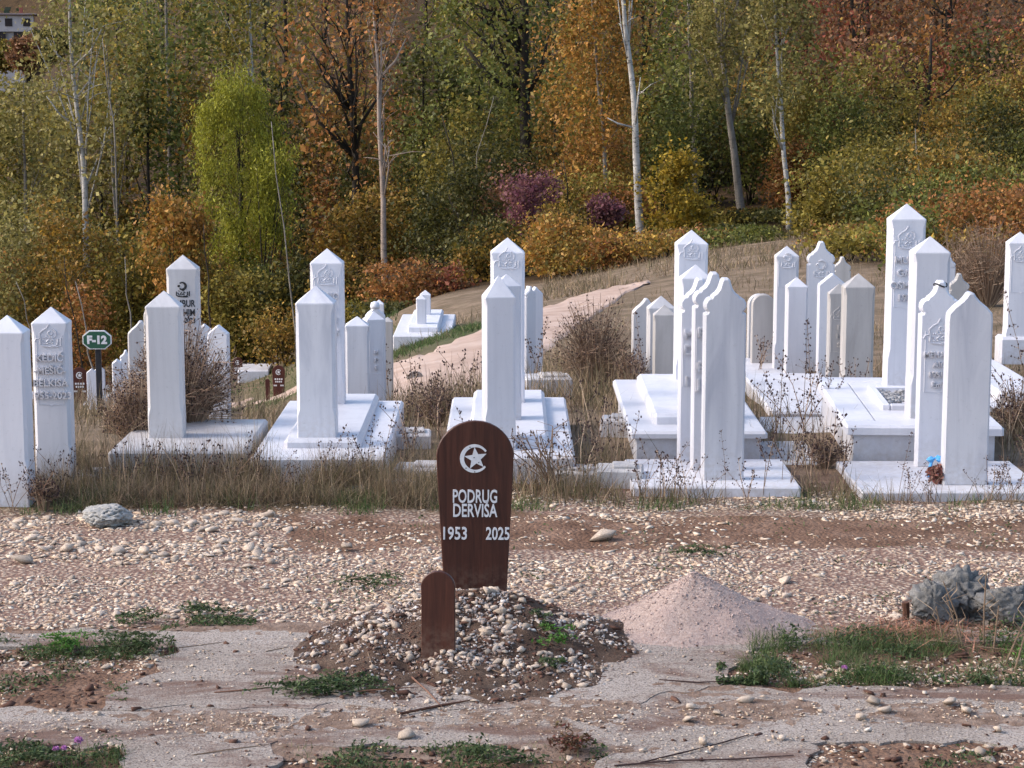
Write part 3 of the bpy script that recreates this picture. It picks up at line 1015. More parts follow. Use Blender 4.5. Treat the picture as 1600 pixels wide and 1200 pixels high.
def outline_gable(w, h):
    hw = w / 2
    return [(hw, 0), (hw, h - w * .42), (hw * .95, h - w * .37), (hw * .06, h)]


def full(right):
    left = [(-x, z) for x, z in right[::-1]]
    if abs(right[-1][0]) < 1e-6: left = left[1:]
    return right + left


def pillar_mesh(w, t, h, roof, mat, ch=.16):
    """square shaft, chamfered between foot and shoulder, hipped pyramid cap"""
    def ring(z, c, g=0.0):
        a, b = w / 2 + g, t / 2 + g
        return [(-a + c, -b, z), (a - c, -b, z), (a, -b + c, z), (a, b - c, z), (a - c, b, z), (-a + c, b, z), (-a, b - c, z), (-a, -b + c, z)]
    c0, c1 = w * .03, w * ch
    hs = h - roof
    mb = MB()
    mb.loft([ring(0, c0), ring(h * .20, c0), ring(h * .235, c1 * .75), ring(h * .25, c1), ring(hs - w * .26, c1), ring(hs - w * .16, c1 * .7), ring(hs - w * .03, c0), ring(hs, c0 * 1.2, -.002), ],
            True, (0, 0, h))
    return mb


class Stone: pass


def grave_stone(style, x0, x1, ytop, d, zb, label, rot=0.0, k=.8, mat='marble', group=None, name='gravestone', roof=.42, chamfer=.085):
    """pixel extents x0..x1, top row, distance d, base height zb above the terrain"""
    pc = (x0 + x1) / 2
    top = at(pc, ytop, d)
    base = T(top.x, d) + zb
    h = top.z - base
    wapp = (x1 - x0) / scale_at(d, top.z)
    phi = abs(math.atan2(top.x, d) + rot)
    w = wapp / (math.cos(phi) + k * math.sin(phi)) if style == 'pillar' else wapp / (math.cos(phi) + .25 * math.sin(phi))
    t = w * k if style == 'pillar' else max(.09, w * .34)
    root = empty(name, (top.x, d, base), rot, label, 'gravestone', group)
    m = M[mat]
    if style == 'pillar':
        mb = pillar_mesh(w, t, h, w * roof, m, chamfer)
        mb.build('shaft', m, root)
    else:
        ol = {'ogee': outline_ogee, 'ornate': outline_ornate, 'round': outline_round, 'gable': outline_gable}[style](w, h)
        mb = MB(); mb.slab(full(ol), -t / 2, t / 2, min(.014, t * .14))
        mb.build('slab', m, root)
    s = Stone(); s.root, s.w, s.t, s.h, s.mat = root, w, t, h, m
    return s


def inscribe(s, lines, ztop, size, mat=None, panel=True, emblem=True, crescent='tulip', ex=.012, wide=.82, x=0.0, gap=1.3, bold=.0015):
    """emblem and lines of raised letters on the front face; ztop = height of the emblem centre as share of the stone"""
    m = mat or s.mat
    yf = -s.t / 2
    zc = s.h * ztop
    if panel:
        mb = MB()
        a, z0, z1 = s.w * .36, zc - s.w * .28 - size * gap * (len(lines) + .3), zc + s.w * .46
        for q in ([(-a, z1 - s.w * .3), (-a, z0), (-a * .2, z0), (0, z0 - .012), (a * .2, z0), (a, z0), (a, z1 - s.w * .3)],):
            mb.tube([(p[0], yf - .0005, p[1]) for p in q], .0035, 5)
        mb.build('carved_border', m, s.root)
    if emblem:
        carved_emblem(s.root, s.w * wide, zc, yf - .001, m, crescent)
    z = zc - s.w * .30
    for ln in lines:
        z -= size * gap * .5
        if ln: put_text(s.root, ln, size, x, yf - ex * .5, z, m, ex, bold)
        z -= size * gap * .5


GS = grave_stone
GR = None
# -- first pair on the edge of the frame
GS('pillar', -24, 46, 492, 14.55, 0, 'plain white marble pillar half cut off by the picture edge, beside the inscribed one', 0, .8)
s = GS('pillar', 48, 111, 479, 15.15, 0, 'white marble pillar carved with the name KEDIĆ-MEŠIĆ BELKISA', .02, .7)
inscribe(s, ['KEDIĆ', '-MEŠIĆ-', 'BELKISA', '1955-2023'], .82, .072)
# -- grave with the dry bush
s = GS('pillar', 226, 286, 454, 15.95, .18, 'dull grey-white foot pillar standing inside the dry brown bush', .03, .7, 'marble_dull')
s = GS('pillar', 259, 312, 398, 17.25, .15, 'tall white pillar with black engraved crescent, script and letters', .03, .7, 'marble_dull')
def black_engraving(s):
    yf = -s.t / 2 - .0015
    carved_emblem(s.root, s.w * .60, s.h - .315, yf, M['engrave'], 'moon', s.w * .016, 'engraved_emblem')
    for ln, dz, sz in (('MBUR', .405, .082), ('AHIM', .482, .082), ('-2023', .548, .064)):
        put_text(s.root, ln, sz, s.w * .40, yf, s.h - dz, M['engrave'], .0015, .0015, 'RIGHT', .72)
black_engraving(s)
GS('round', 224, 262, 476, 18.2, -.02, 'round-topped grey stone hidden behind the foot pillar in the bush', .1, .5, 'marble_grey')
GS('ogee', 199, 240, 501, 19.3, 0, 'grey pointed-arch stone rising behind the dry bush', .1, .5, 'marble_dull')
GS('ornate', 187, 205, 547, 25, 0, 'small white scalloped stone behind the grey pointed-arch stone', .1)
GS('gable', 175, 190, 561, 24, 0, 'small white stone with a pointed top nearest the green sign', .1)
GS('gable', 308, 330, 506, 20.2, 0, 'narrow white stone showing beside the black-engraved pillar', .1)
GS('gable', 324, 358, 508, 19.4, 0, 'broad white stone with a low point, its face crossed by dry twigs', -.1, .5)
# -- second grave
s = GS('pillar', 461, 526, 446, 15.75, .2, 'plain streaked white foot pillar on the wide slab behind the brown grass', .0, .75, 'marble_streak')
s = GS('pillar', 484, 538, 388, 17.35, .2, 'tall white head pillar on the wide slab behind the brown grass', .02, .7)
inscribe(s, ['VO', 'E', 'IZ', '195'], .82, .07, x=s.w * .2, gap=1.5)
GS('pillar', 539, 577, 494, 19.6, 0, 'plain low-capped white stone first in the row beside the wide slab', .05, .8, 'marble_streak', roof=.36)
s = GS('pillar', 566, 601, 486, 20.6, 0, 'white stone with a carved side panel in the row beside the wide slab', .35, .9)
inscribe(s, ['M', 'D', 'E'], .72, .06, panel=True, emblem=False)
s = GS('ogee', 570, 602, 478, 22.0, 0, 'white stone with a rounded knob on its tip', .1, .5)
mb = MB(); mb.tube([(0, 0, s.h - .03), (0, 0, s.h), (0, 0, s.h + .035), (0, 0, s.h + .05)], [.05, .055, .045, .01], 10); mb.build('knob', s.mat, s.root, True)
GS('pillar', 584, 600, 468, 27, 0, 'thin white pillar farthest back above the knobbed stone', 0)
GS('pillar', 597, 614, 495, 24, 0, 'thin speckled pillar at the end of the row, behind dark seed heads', 0, .9, 'marble_grey')
# -- grave behind the wooden marker
GS('pillar', 752, 806, 430, 15.6, .2, 'white foot pillar straight behind the large wooden marker', .14, .8, roof=.66)
GS('pillar', 768, 815, 428, 16.5, .2, 'white pillar squeezed between foot and head pillar behind the wooden marker', .2, .85, 'marble_streak')
s = GS('pillar', 766, 820, 371, 17.4, .2, 'tall white head pillar rising highest behind the wooden marker', .03, .7)
inscribe(s, [], .86, .06, panel=False)
GS('ornate', 817, 836, 447, 23.5, 0, 'slim scalloped white stone just beside the tallest pillar behind the wooden marker', .6)
GS('ogee', 824, 848, 448, 24.6, 0, 'white stone with arched shoulder behind the slim scalloped one', .3)
GS('pillar', 650, 666, 460, 38.5, .05, 'small far foot pillar on a lone slab above the sandy track', .05, .9)
GS('pillar', 656, 673, 453, 40.0, .05, 'small far head pillar on a lone slab above the sandy track', .05, .9)
# -- scalloped group
for x0, x1, yt, d, lab, tx in ((1099, 1167, 434, 15.1, 'broad scalloped white stone in front of its twins, blank face in shade', None),
                           (1082, 1148, 425, 15.48, 'middle one of three scalloped white stones, mostly hidden', ('E', '', 'E', 'J')),
                           (1061, 1125, 434, 15.86, 'rear one of three scalloped white stones, letters M and DZ on its edge', ('M', 'DŽ', '', '195'))):
    s = GS('ornate', x0, x1, yt, d, .06, lab, .06, .3, 'marble_streak' if tx is None else 'marble')
    if tx:
        yf = -s.t / 2
        mb = MB(); a = s.w * .42; z0, z1 = s.h * .42, s.h * .72
        mb.tube([(-a, yf, z1), (-a, yf, z0), (a, yf, z0), (a, yf, z1)], .004, 5); mb.build('carved_border', s.mat, s.root)
        for i, ln in enumerate(tx):
            if ln: put_text(s.root, ln, .105, -s.w * .40, yf - .004, s.h * (.70 - .085 * i), s.mat, .014, .003, 'LEFT')
s = GS('pillar', 1061, 1113, 413, 16.75, .22, 'white foot pillar peeping over the scalloped stones', .02, .7)
s = GS('pillar', 1054, 1107, 359, 18.4, .22, 'tall white head pillar behind the scalloped stones, carved with script', .02, .7)
inscribe(s, [], .86, .06, panel=False)
GS('ogee', 987, 1032, 466, 21.2, 0, 'pale stone with rounded shoulder and seed stalks before it', .05, .5, 'marble_dull')
GS('pillar', 1010, 1056, 462, 20.6, 0, 'pale pillar with low cap behind the smaller beige one', .05, .6, 'marble_dull')
GS('pillar', 1020, 1057, 476, 19.9, 0, 'small beige pillar beside the slab of the scalloped group', .0, .6, 'marble_grey')
# -- group in the middle distance
GS('round', 1168, 1204, 459, 24.6, 0, 'round-topped pale stone half hidden by its grey twin', .05, .5, 'marble_dull')
GS('round', 1174, 1211, 459, 24.0, 0, 'round-topped grey stone with a clear face', .02, .5, 'marble_grey')
s = GS('pillar', 1210, 1249, 384, 23.6, .1, 'slim white head pillar with a carved round emblem beside the round-topped stones', .0, .6)
inscribe(s, ['', ''], .86, .06, panel=True, crescent='moon')
GS('pillar', 1227, 1263, 433, 22.2, .1, 'plain white foot pillar in front of the slim head pillar', .0, .8)
s = GS('ornate', 1261, 1305, 377, 23.6, .1, 'white scalloped stone with a carved crescent and script', .0, .5)
inscribe(s, ['O', 'SA'], .76, .08, panel=False, crescent='moon')
GS('gable', 1278, 1323, 427, 21.6, .1, 'white pointed stone between scalloped stone and grey pair', .0, .5)
GS('ornate', 1302, 1330, 401, 27.5, 0, 'small grey scalloped stone peeping out at the back of the grey pair', .0, .4, 'marble_grey')
s = GS('pillar', 1293, 1330, 443, 20.9, 0, 'grey stone with an inscription, tucked behind the plain grey pillar', .0, .5, 'marble_grey')
inscribe(s, ['E', 'LI', 'S'], .72, .07, panel=True)
GS('pillar', 1315, 1368, 427, 20.2, 0, 'plain weathered grey pillar by the raised tomb', .0, .7, 'marble_grey')
# -- tomb
s = GS('pillar', 1386, 1448, 318, 18.0, .30, 'tallest white head pillar standing on the raised tomb', .03, .6)
inscribe(s, ['MURT', 'GALI', 'OSMAN', '1938'], .80, .085)
s = GS('pillar', 1421, 1486, 369, 16.45, .30, 'stout white foot pillar standing on the raised tomb', .0, .8)
GS('ornate', 1475, 1493, 402, 24, 0, 'sliver of a white scalloped stone behind the stout foot pillar', .0, .5)
GS('ornate', 1482, 1515, 427, 22, 0, 'beige scalloped stone showing between tomb pillar and arched front stone', .0, .5, 'marble_grey')
s = GS('ornate', 1437, 1502, 438, 15.65, .06, 'carved white stone with a black cord tied round its tip', .0, .4)
inscribe(s, ['MEHADA', 'AIC', '1951-2', 'Emir'], .70, .06, panel=True)
def cord(s):
    mb = MB()
    z = s.h - s.w * .11; a, b = s.w * .16, s.t * .58
    mb.tube([(a * math.cos(q), b * math.sin(q), z + .012 * math.sin(q * 2 + .5)) for q in np.linspace(0, 2 * math.pi, 17)], .006, 6, False)
    o = mb.build('cord', M['ring']); o.location = s.root.location
    tag(o, 'thin black cord tied round the tip of a carved white stone', 'cord')
cord(s)
GS('ogee', 1479, 1552, 456, 14.95, .06, 'arched white stone in front with a grey streak down its blank face', .0, .35, 'marble_streak')
s = GS('pillar', 1572, 1616, 362, 22.5, .25, 'lone white pillar cut by the picture edge near the dry shrub', -.05, .7)
mb = MB(); mb.box((0, 0, .1), (s.w * 1.5, s.t * 1.6, .30), 0, .03); mb.build('pedestal', s.mat, s.root)
inscribe(s, ['', '', ''], .80, .07, panel=True)

# ------------------------------------------------------------------ slabs, tombs and kerbs under the stones
def prism_px(px0, px1, d0, d1, ztop, hgt, label, name='grave_slab', mat='marble', rz=0.0, cat='grave slab', tier=None, bev=.02, over=0.0, group=None):
    xa, xb = at(px0, 600, d0).x, at(px1, 600, d0).x
    k = (d0 * CP + (CAMH - ztop) * SP) / (d0 * CP + .49 * d0 * .0 + (CAMH - at(px0, 600, d0).z) * SP)
    xa = (px0 - 800) / scale_at(d0, ztop); xb = (px1 - 800) / scale_at(d0, ztop)
    cx, cy = (xa + xb) / 2, (d0 + d1) / 2
    g = T(cx, cy)
    w, l = xb - xa, d1 - d0
    root = empty(name, (cx, cy, g), rz, label, cat, group)
    m = M[mat]
    mb = MB()
    if over:
        mb.box((0, 0, (ztop - hgt * .28 - .25 - g * 0) / 2 - .0 + 0), (w - 2 * over, l - 2 * over, ztop - hgt * .28 + .25), 0, .01)
        mb.build('base', m, root)
        mb = MB(); mb.box((0, 0, ztop - hgt * .14), (w, l, hgt * .28), 0, bev)
        mb.build('cover', m, root)
    else:
        mb.box((0, 0, ztop - (hgt + .25) / 2), (w, l, hgt + .25), 0, bev)
        mb.build('base', m, root)
    if tier:
        tw, tl, th, ty = tier
        mb = MB(); mb.box((0, ty * l, ztop + th / 2 - .002), (w * tw, l * tl, th), 0, min(.03, th * .45))
        mb.build('raised_step', m, root)
    return root, w, l, g


prism_px(168, 384, 15.3, 16.75, .25, .25, 'dull white slab under the dry brown bush', mat='marble_dull')
prism_px(390, 602, 15.2, 17.9, .22, .22, 'wide white slab with a raised step behind the brown grass', tier=(.58, .84, .075, .06))
prism_px(690, 899, 15.25, 18.1, .22, .22, 'white slab with a raised step behind the large wooden marker', tier=(.62, .86, .08, .05))
prism_px(984, 1200, 16.1, 18.9, .27, .2, 'white slab with overhanging cover under the pillars behind the scalloped stones', tier=(.62, .80, .09, .02), over=.05)
prism_px(988, 1252, 14.8, 15.9, .075, .1, 'low white step under the scalloped stones', name='grave_step', cat='step', bev=.012)
prism_px(612, 704, 37.6, 41, .22, .3, 'small far slab under two pillars above the sandy track', tier=(.55, .8, .12, .05))
prism_px(1168, 1262, 21.8, 24.4, .12, .3, 'white slab under the slim head pillar', name='grave_slab')
prism_px(1206, 1348, 18.9, 21.4, .14, .25, 'broad white slab in front of the grey pair', over=.04)
prism_px(1208, 1345, 17.4, 18.5, .02, .1, 'low kerb frame of white stone before the broad slab', name='grave_kerb', mat='marble_dull', cat='kerb')
prism_px(1190, 1285, 16.0, 17.0, .02, .1, 'low rough step between scalloped group and tomb', name='grave_step', mat='rough_block', cat='step', bev=.01)
prism_px(1545, 1680, 19.3, 22.4, .14, .3, 'white slab cut by the picture edge beside the dry shrub', tier=(.6, .8, .1, 0))
prism_px(1346, 1640, 14.65, 15.85, .07, .12, 'low white slab under the carved stone and the arched front stone', bev=.012)


def raised_tomb():
    root = empty('raised_tomb', (0, 0, 0), 0, 'raised white marble tomb with overhanging rim and a gravel bed', 'tomb')
    d0, d1, zt = 15.9, 18.5, .33
    x0, x1 = (1336 - 800) / scale_at(d0, zt), (1582 - 800) / scale_at(d0, zt)
    cx, cy = (x0 + x1) / 2, (d0 + d1) / 2
    w, l = x1 - x0, d1 - d0
    root.location = (cx, cy, 0); root.rotation_euler.z = R(-3)
    m = M['marble']
    mb = MB(); mb.box((0, 0, .02), (w - .12, l - .12, .50), 0, .01)
    mb.build('base', m, root)
    z = .30
    rim = .27
    mb = MB(); mb.box((0, -l / 2 + rim * .9 / 2, z), (w, rim * .9, .075), 0, .02); mb.build('rim', m, root)
    mb = MB(); mb.box((0, l / 2 - rim * .9 / 2, z), (w, rim * .9, .075), 0, .02); mb.build('rim', m, root)
    for s in (-1, 1):
        mb = MB(); mb.box((s * (w / 2 - rim / 2), 0, z - .001), (rim, l - rim * 1.8 - .004, .075), 0, .02); mb.build('rim', m, root)
    mb = MB(); mb.box((0, 0, z - .006), (w - 2 * rim - .01, l - rim * 1.8 - .01, .06), 0, .005); mb.build('inner_slab', m, root)
    fw, fl = .40, 1.05
    for s in (-1, 1):
        mb = MB(); mb.box((s * (fw / 2), 0.05, z + .045), (.07, fl, .06), 0, .01); mb.build('bed_edge', m, root)
        mb = MB(); mb.box((0, s * fl / 2 + .05 - s * .036, z + .044), (fw - .075, .07, .058), 0, .01); mb.build('bed_edge', m, root)
    n = 500
    P = np.stack([RNG.uniform(-fw / 2 + .05, fw / 2 - .05, n), RNG.uniform(-fl / 2 + .09, fl / 2 + .0, n), np.full(n, z + .035)], -1)
    tag(link('bed_gravel', stones_mesh('bed_gravel', P, np.clip(np.exp(RNG.normal(math.log(.014), .3, n)), .006, .03), M['greygravel'], TPL1, .8), root), kind='stuff')
raised_tomb()

# kerb blocks in front of the middle graves
for px, d, w, l, h, mt, lab in [(660, 15.5, .42, .3, .10, 'marble_dull', 'white kerb block beside the large wooden marker'),
                                (900, 15.3, .40, .26, .11, 'rough_block', 'rough grey kerb block near the bundle of dead stalks'),
                                (968, 15.25, .36, .30, .14, 'rough_block', 'rough grey kerb block touching the low white step'),
                                (962, 17.4, .26, .26, .16, 'marble_dull', 'small white block behind the rough kerb blocks'),
                                (835, 15.4, .34, .22, .08, 'rough_block', 'half buried grey kerb block at the foot of the dead stalks'),
                                (640, 16.9, .36, .3, .12, 'marble_dull', 'white block lying in dry grass beside the wide slab'),
                                (160, 15.4, .62, .22, .07, 'marble', 'low white kerb behind the grey rubble heap'),
                                (855, 21.5, .5, .4, .25, 'marble_dull', 'pale block in front of the slim scalloped stone'),
                                (600, 15.05, .5, .2, .05, 'marble_dull', 'low white kerb at the foot of the wide slab')]:
    x = (px - 800) / scale_at(d, .1)
    r_ = empty('kerb_block', (x, d, T(x, d)), random.uniform(-.12, .12), lab, 'kerb block')
    mb = MB(); mb.box((0, 0, h / 2 - .03), (w, l, h + .06), 0, .015); mb.build('block', M[mt], r_)
    mb = MB(); mb.box((w * .1, 0, h + .012), (w * .5, l * .6, .03), .05, .01); mb.build('mortar_bed', M['rough_block'], r_)

# ------------------------------------------------------------------ wooden markers
def star_pts(cx, cz, ro, ri, rot=90):
    return [(cx + (ro if i % 2 == 0 else ri) * math.cos(R(rot + 36 * i)), cz + (ro if i % 2 == 0 else ri) * math.sin(R(rot + 36 * i))) for i in range(10)]


def flat_poly(mb, outline, y0, y1):
    n = len(outline)
    a = sum(outline[i][0] * outline[(i + 1) % n][1] - outline[(i + 1) % n][0] * outline[i][1] for i in range(n))
    if a < 0: outline = outline[::-1]
    pts = [(x, y0, z) for x, z in outline] + [(x, y1, z) for x, z in outline]
    fs = [(i, n + i, n + (i + 1) % n, (i + 1) % n) for i in range(n)] + [tuple(range(n)), tuple(range(2 * n - 1, n - 1, -1))]
    mb.add(pts, fs)


def crescent_outline(cx, cz, r, a0=32, a1=322):
    out = [(cx + r * math.cos(R(a)), cz + r * math.sin(R(a))) for a in np.linspace(a0, a1, 30)]
    r2 = r * .80; c2 = cx + r * .09
    inn = [(c2 + r2 * math.cos(R(a)), cz + r2 * math.sin(R(a))) for a in np.linspace(a1 - 2, a0 + 2, 28)]
    return out + inn


def marker_outline(wt, wb, h):
    """rounded top, sides drawn in towards the foot; returned right half then left"""
    hw = wt / 2
    zc = h - hw * .96
    right = [(wb / 2, 0), (wb / 2 + (hw - wb / 2) * .55, zc * .55), (hw * .985, zc * .93)]
    right += [(hw * math.cos(R(a)), zc + hw * .96 * math.sin(R(a))) for a in (5, 14, 24, 34, 45, 56, 67, 78, 90)]
    return full(right)


def big_marker():
    d = 11.35
    top = at(742, 657, d)
    zb = .05
    h = top.z - zb
    sc = scale_at(d, .7)
    wt, wb = 121 / sc, 95 / sc
    root = empty('grave_marker', (top.x, d, zb), R(3), 'large brown wooden marker lettered PODRUG DERVIŠA with white crescent and star', 'grave marker')
    mb = MB(); t = .032
    mb.slab(marker_outline(wt, wb, h), -t / 2, t / 2, .004)
    mb.build('board', M['wood'], root)
    s2 = 1 / sc
    yf = -t / 2
    zpx = lambda py: at(742, py, d).z - zb
    xpx = lambda px, py: at(px, py, d).x - top.x
    # white crescent and star
    cx, cz, rr = xpx(741, 715), zpx(715.5), 22.5 * s2
    mb = MB(); flat_poly(mb, crescent_outline(cx, cz, rr), yf - .005, yf + .002)
    mb.build('crescent', M['white_letter'], root)
    mb = MB(); flat_poly(mb, star_pts(cx + rr * .10, cz, rr * .80, rr * .34, 96), yf - .0055, yf + .002)
    st = mb.build('star', M['white_letter'], root)
    for dx, dz in ((-.30, .80), (-.02, .08), (.30, -.28), (-.58, -.66), (.02, -.93)):
        mb = MB(); mb.tube([(cx + dx * rr, yf - .0085, cz + dz * rr), (cx + dx * rr, yf, cz + dz * rr)], .0032, 8)
        mb.build('screw', M['screw'], root)
    W = M['white_letter']
    for body, px, py, hpx, wpx in (('PODRUG', 742, 774.5, 21, 69), ('DERVIŠA', 742.5, 796.5, 21, 69), ('1953', 711, 832, 20, 37), ('2025', 777.5, 833, 20, 37)):
        me = text_mesh(body, 1.0, .004, .016, 'CENTER', W)
        co = np.empty(len(me.vertices) * 3); me.vertices.foreach_get('co', co); co = co.reshape(-1, 3)
        cap = .70 if True else 1
        wd = co[:, 0].max() - co[:, 0].min()
        co[:, 0] -= (co[:, 0].max() + co[:, 0].min()) / 2
        zmin = co[:, 2].min()
        hh = .72
        co[:, 2] = (co[:, 2] - zmin - hh / 2) * (hpx * s2 / hh)
        co[:, 0] *= wpx * s2 / wd
        me.vertices.foreach_set('co', co.ravel()); me.update()
        o = link('lettering', me, root, (xpx(px, py), yf - .003, zpx(py)))
        o.rotation_euler.y = R(1.0)
big_marker()


def small_marker():
    d = 10.36
    top = at(684.5, 892, d)
    sc = scale_at(d, .3)
    zb = -.01
    root = empty('grave_marker', (top.x, d, zb), R(-6), 'small blank brown wooden marker stuck in the front of the mound', 'grave marker')
    mb = MB(); mb.slab(marker_outline(54 / sc, 53 / sc, top.z - zb), -.014, .014, .004)
    mb.build('board', M['wood'], root)
    # a pale split in the wood
    mb = MB(); mb.tube([(.055, -.0145, .08), (.057, -.0148, .11), (.056, -.0145, .135)], [.001, .0022, .001], 5)
    mb.build('split', M['white_letter'], root)
small_marker()


def far_marker(px, ytop, wpx, d, ybase, label, mat='wood_far', text=True, group=None, rot=0.0, blank=False):
    top = at(px, ytop, d)
    zb = min(T(top.x, d), at(px, ybase, d).z) - .05
    sc = scale_at(d, top.z)
    h = top.z - zb
    root = empty('grave_marker', (top.x, d, zb), rot, label, 'grave marker', group)
    w = wpx / sc
    mb = MB(); mb.slab(marker_outline(w, w * .82, h), -.025, .025, .004); mb.build('board', M[mat], root)
    if blank: return
    cz = h - w * .52
    mb = MB(); flat_poly(mb, crescent_outline(0, cz, w * .22), -.034, -.02); mb.build('crescent', M['white_letter'], root)
    mb = MB(); flat_poly(mb, star_pts(w * .02, cz, w * .16, w * .07), -.035, -.02); mb.build('star', M['white_letter'], root)
    if text:
        for z_, wd in ((cz - w * .55, .5), (cz - w * .75, .42)):
            mb = MB()
            for i in range(4):
                mb.box((w * wd * (i / 3 - .5), -.03, z_), (w * wd * .22, .012, w * .12))
            mb.build('lettering', M['white_letter'], root)
        for s in (-1, 1):
            mb = MB()
            for i in range(3): mb.box((s * w * .26 + w * .09 * (i - 1), -.03, cz - w * 1.05), (w * .065, .012, w * .11))
            mb.build('lettering', M['white_letter'], root)


far_marker(435, 571, 20, 58, 614, 'brown marker beside the sandy track, full front with white crescent')
far_marker(418, 592, 7, 57, 612, 'small blank brown marker next to the one beside the sandy track', blank=True)
far_marker(434, 549, 17, 67, 585, 'brown marker standing right above the one beside the sandy track')
far_marker(441, 536, 16, 74, 575, 'brown marker highest up the slope among the far markers')
far_marker(371, 558, 16, 66, 592, 'brown marker in front of a small white slab on the far turf')
far_marker(380, 549, 15, 72, 585, 'brown marker behind the one with the small white slab')
far_marker(124, 574, 24, 62, 632, 'reddish brown marker between the carved white pillar and the sign post')
far_marker(151, 612, 18, 58, 645, 'dark marker at the foot of the sign post')
far_marker(169, 596, 17, 64, 625, 'dark brown marker on the bushy side of the sign post')
far_marker(649, 580, 26, 30, 615, 'weathered grey wooden marker with a pale crescent in the dry grass', 'wood_grey', False)
for px, d, w, lab in ((398, 66, 30, 'small white slab on turf by the far brown markers'), (152, 60, 18, 'white slab edge below the reddish brown marker')):
    x = (px - 800) / scale_at(d, -6); z = T(x, d)
    rt = empty('grave_slab', (x, d, z), .05, lab, 'grave slab')
    mb = MB(); mb.box((0, 0, .1), (w / 42 * 1.4, 1.6, .4), 0, .03); mb.build('cover', M['marble'], rt)
GS('gable', 135, 151, 576, 58, 0, 'far white stone just before the sign post', .05, .6)
GS('gable', 147, 164, 572, 60, 0, 'far white stone crossed by the sign post', .05, .6)

# ------------------------------------------------------------------ plot sign F-12
def plot_sign():
    d = 20.6
    c = at(152.5, 530.5, d); sc = scale_at(d, c.z)
    base = T(c.x, d)
    root = empty('plot_sign', (c.x, d, base), 0, 'green octagonal sign reading F-12 on a thin dark post', 'sign')
    zc = c.z - base
    mb = MB(); mb.box((.0, .012, zc / 2 - .1), (.055, .05, zc + .2), 0, .006); mb.build('post', M['post'], root)
    def octo(hw, hh, k): return [(hw, -hh * k), (hw, hh * k), (hw * .55, hh), (-hw * .55, hh), (-hw, hh * k), (-hw, -hh * k), (-hw * .55, -hh), (hw * .55, -hh)]
    hw, hh = 22.5 / sc, 14.8 / sc
    mb = MB(); mb.slab(octo(hw, hh, .42), -.035, -.015, .002); b = mb.build('border', M['white_letter'], root); b.location.z = zc
    mb = MB(); mb.slab(octo(hw * .925, hh * .885, .42), -.039, -.03, .001); p = mb.build('panel', M['sign_green'], root); p.location.z = zc
    put_text(root, 'F-12', 17 / sc, 0, -.041, zc - .002, M['white_letter'], .0015, .006, 'CENTER', 1.02)
plot_sign()

# ------------------------------------------------------------------ heap of pink crushed stone
def crushed_heap():
    c = G(1084, 975, ZC)
    sc = scale_at(c.y, .1)
    RX, RY, H = 162 / sc, 150 / sc, (c.y * 0 + 0.335)
    top = at(1084, 893, c.y); H = top.z - ZC
    root = empty('gravel_heap', (c.x, c.y, ZC), 0, 'smooth cone of pinkish crushed stone on the concrete walk', 'gravel heap')
    n = 110; rings = 60
    V = [(0, 0, H * .985)]; Fc = []
    for i in range(1, rings + 1):
        q = i / rings
        for k in range(n):
            a = 2 * math.pi * k / n
            wob = 1 + .16 * mnoise.noise((math.cos(a) * 1.6, math.sin(a) * 1.6, 4)) + (.14 * max(0, math.cos(a)) ** 2)
            rr = q * wob
            prof = (1 - q) ** 1.28
            z = H * prof - .01 * q * q - .02 * (q > .97)
            x, y = RX * rr * math.cos(a), RY * rr * math.sin(a)
            z += (.007 * fbm(x * 11, y * 11, 2.2, 3) + .020 * fbm(x * 3.5, y * 3.5, 5.2, 2)) * min(1, q * 3)
            V.append((x, y, z))
    for k in range(n): Fc.append((0, 1 + k, 1 + (k + 1) % n))
    quads = []
    for i in range(rings - 1):
        for k in range(n):
            a, b = 1 + i * n + k, 1 + i * n + (k + 1) % n
            quads.append((a, a + n, b + n)); quads.append((a, b + n, b))
    V = np.array(V); Fc = np.array(Fc + quads)
    a = NT('pink_crushed_stone_body'); pos = a.coord()
    col = a.ramp(a.noise(pos, 60, 6, .75), [(.3, (.225, .165, .14)), (.5, (.355, .27, .235)), (.7, (.485, .39, .345))])
    col = a.mix(a.ramp(a.noise(pos, 4, 4, .6), [(.4, 0.0), (.7, .35)]), col, (.36, .25, .23))
    h = a.noise(pos, 110, 4, .7)
    m = a.done(a.principled(col, .95, a.bump(h, .9, .008), .1))
    link('heap_body', np_mesh('heap_body', V, Fc, m, True), root)
    idx = RNG.integers(1, len(V), 3200)
    P = V[idx] + RNG.normal(0, .006, (3200, 3)) * np.array([1, 1, .2])
    ex = RNG.normal(0, 1, (2600, 2)) * np.array([RX * .66, RY * .62])
    ex = ex[(ex[:, 0] / RX) ** 2 + (ex[:, 1] / RY) ** 2 > .9]
    P = np.concatenate([P, np.column_stack([ex, np.full(len(ex), .004)])])
    tag(link('loose_grains', stones_mesh('loose_grains', P, np.clip(np.exp(RNG.normal(math.log(.0042), .35, len(P))), .002, .011), M['sandgrain'], [blob_template(1, 77)], .8), root), kind='stuff')
crushed_heap()

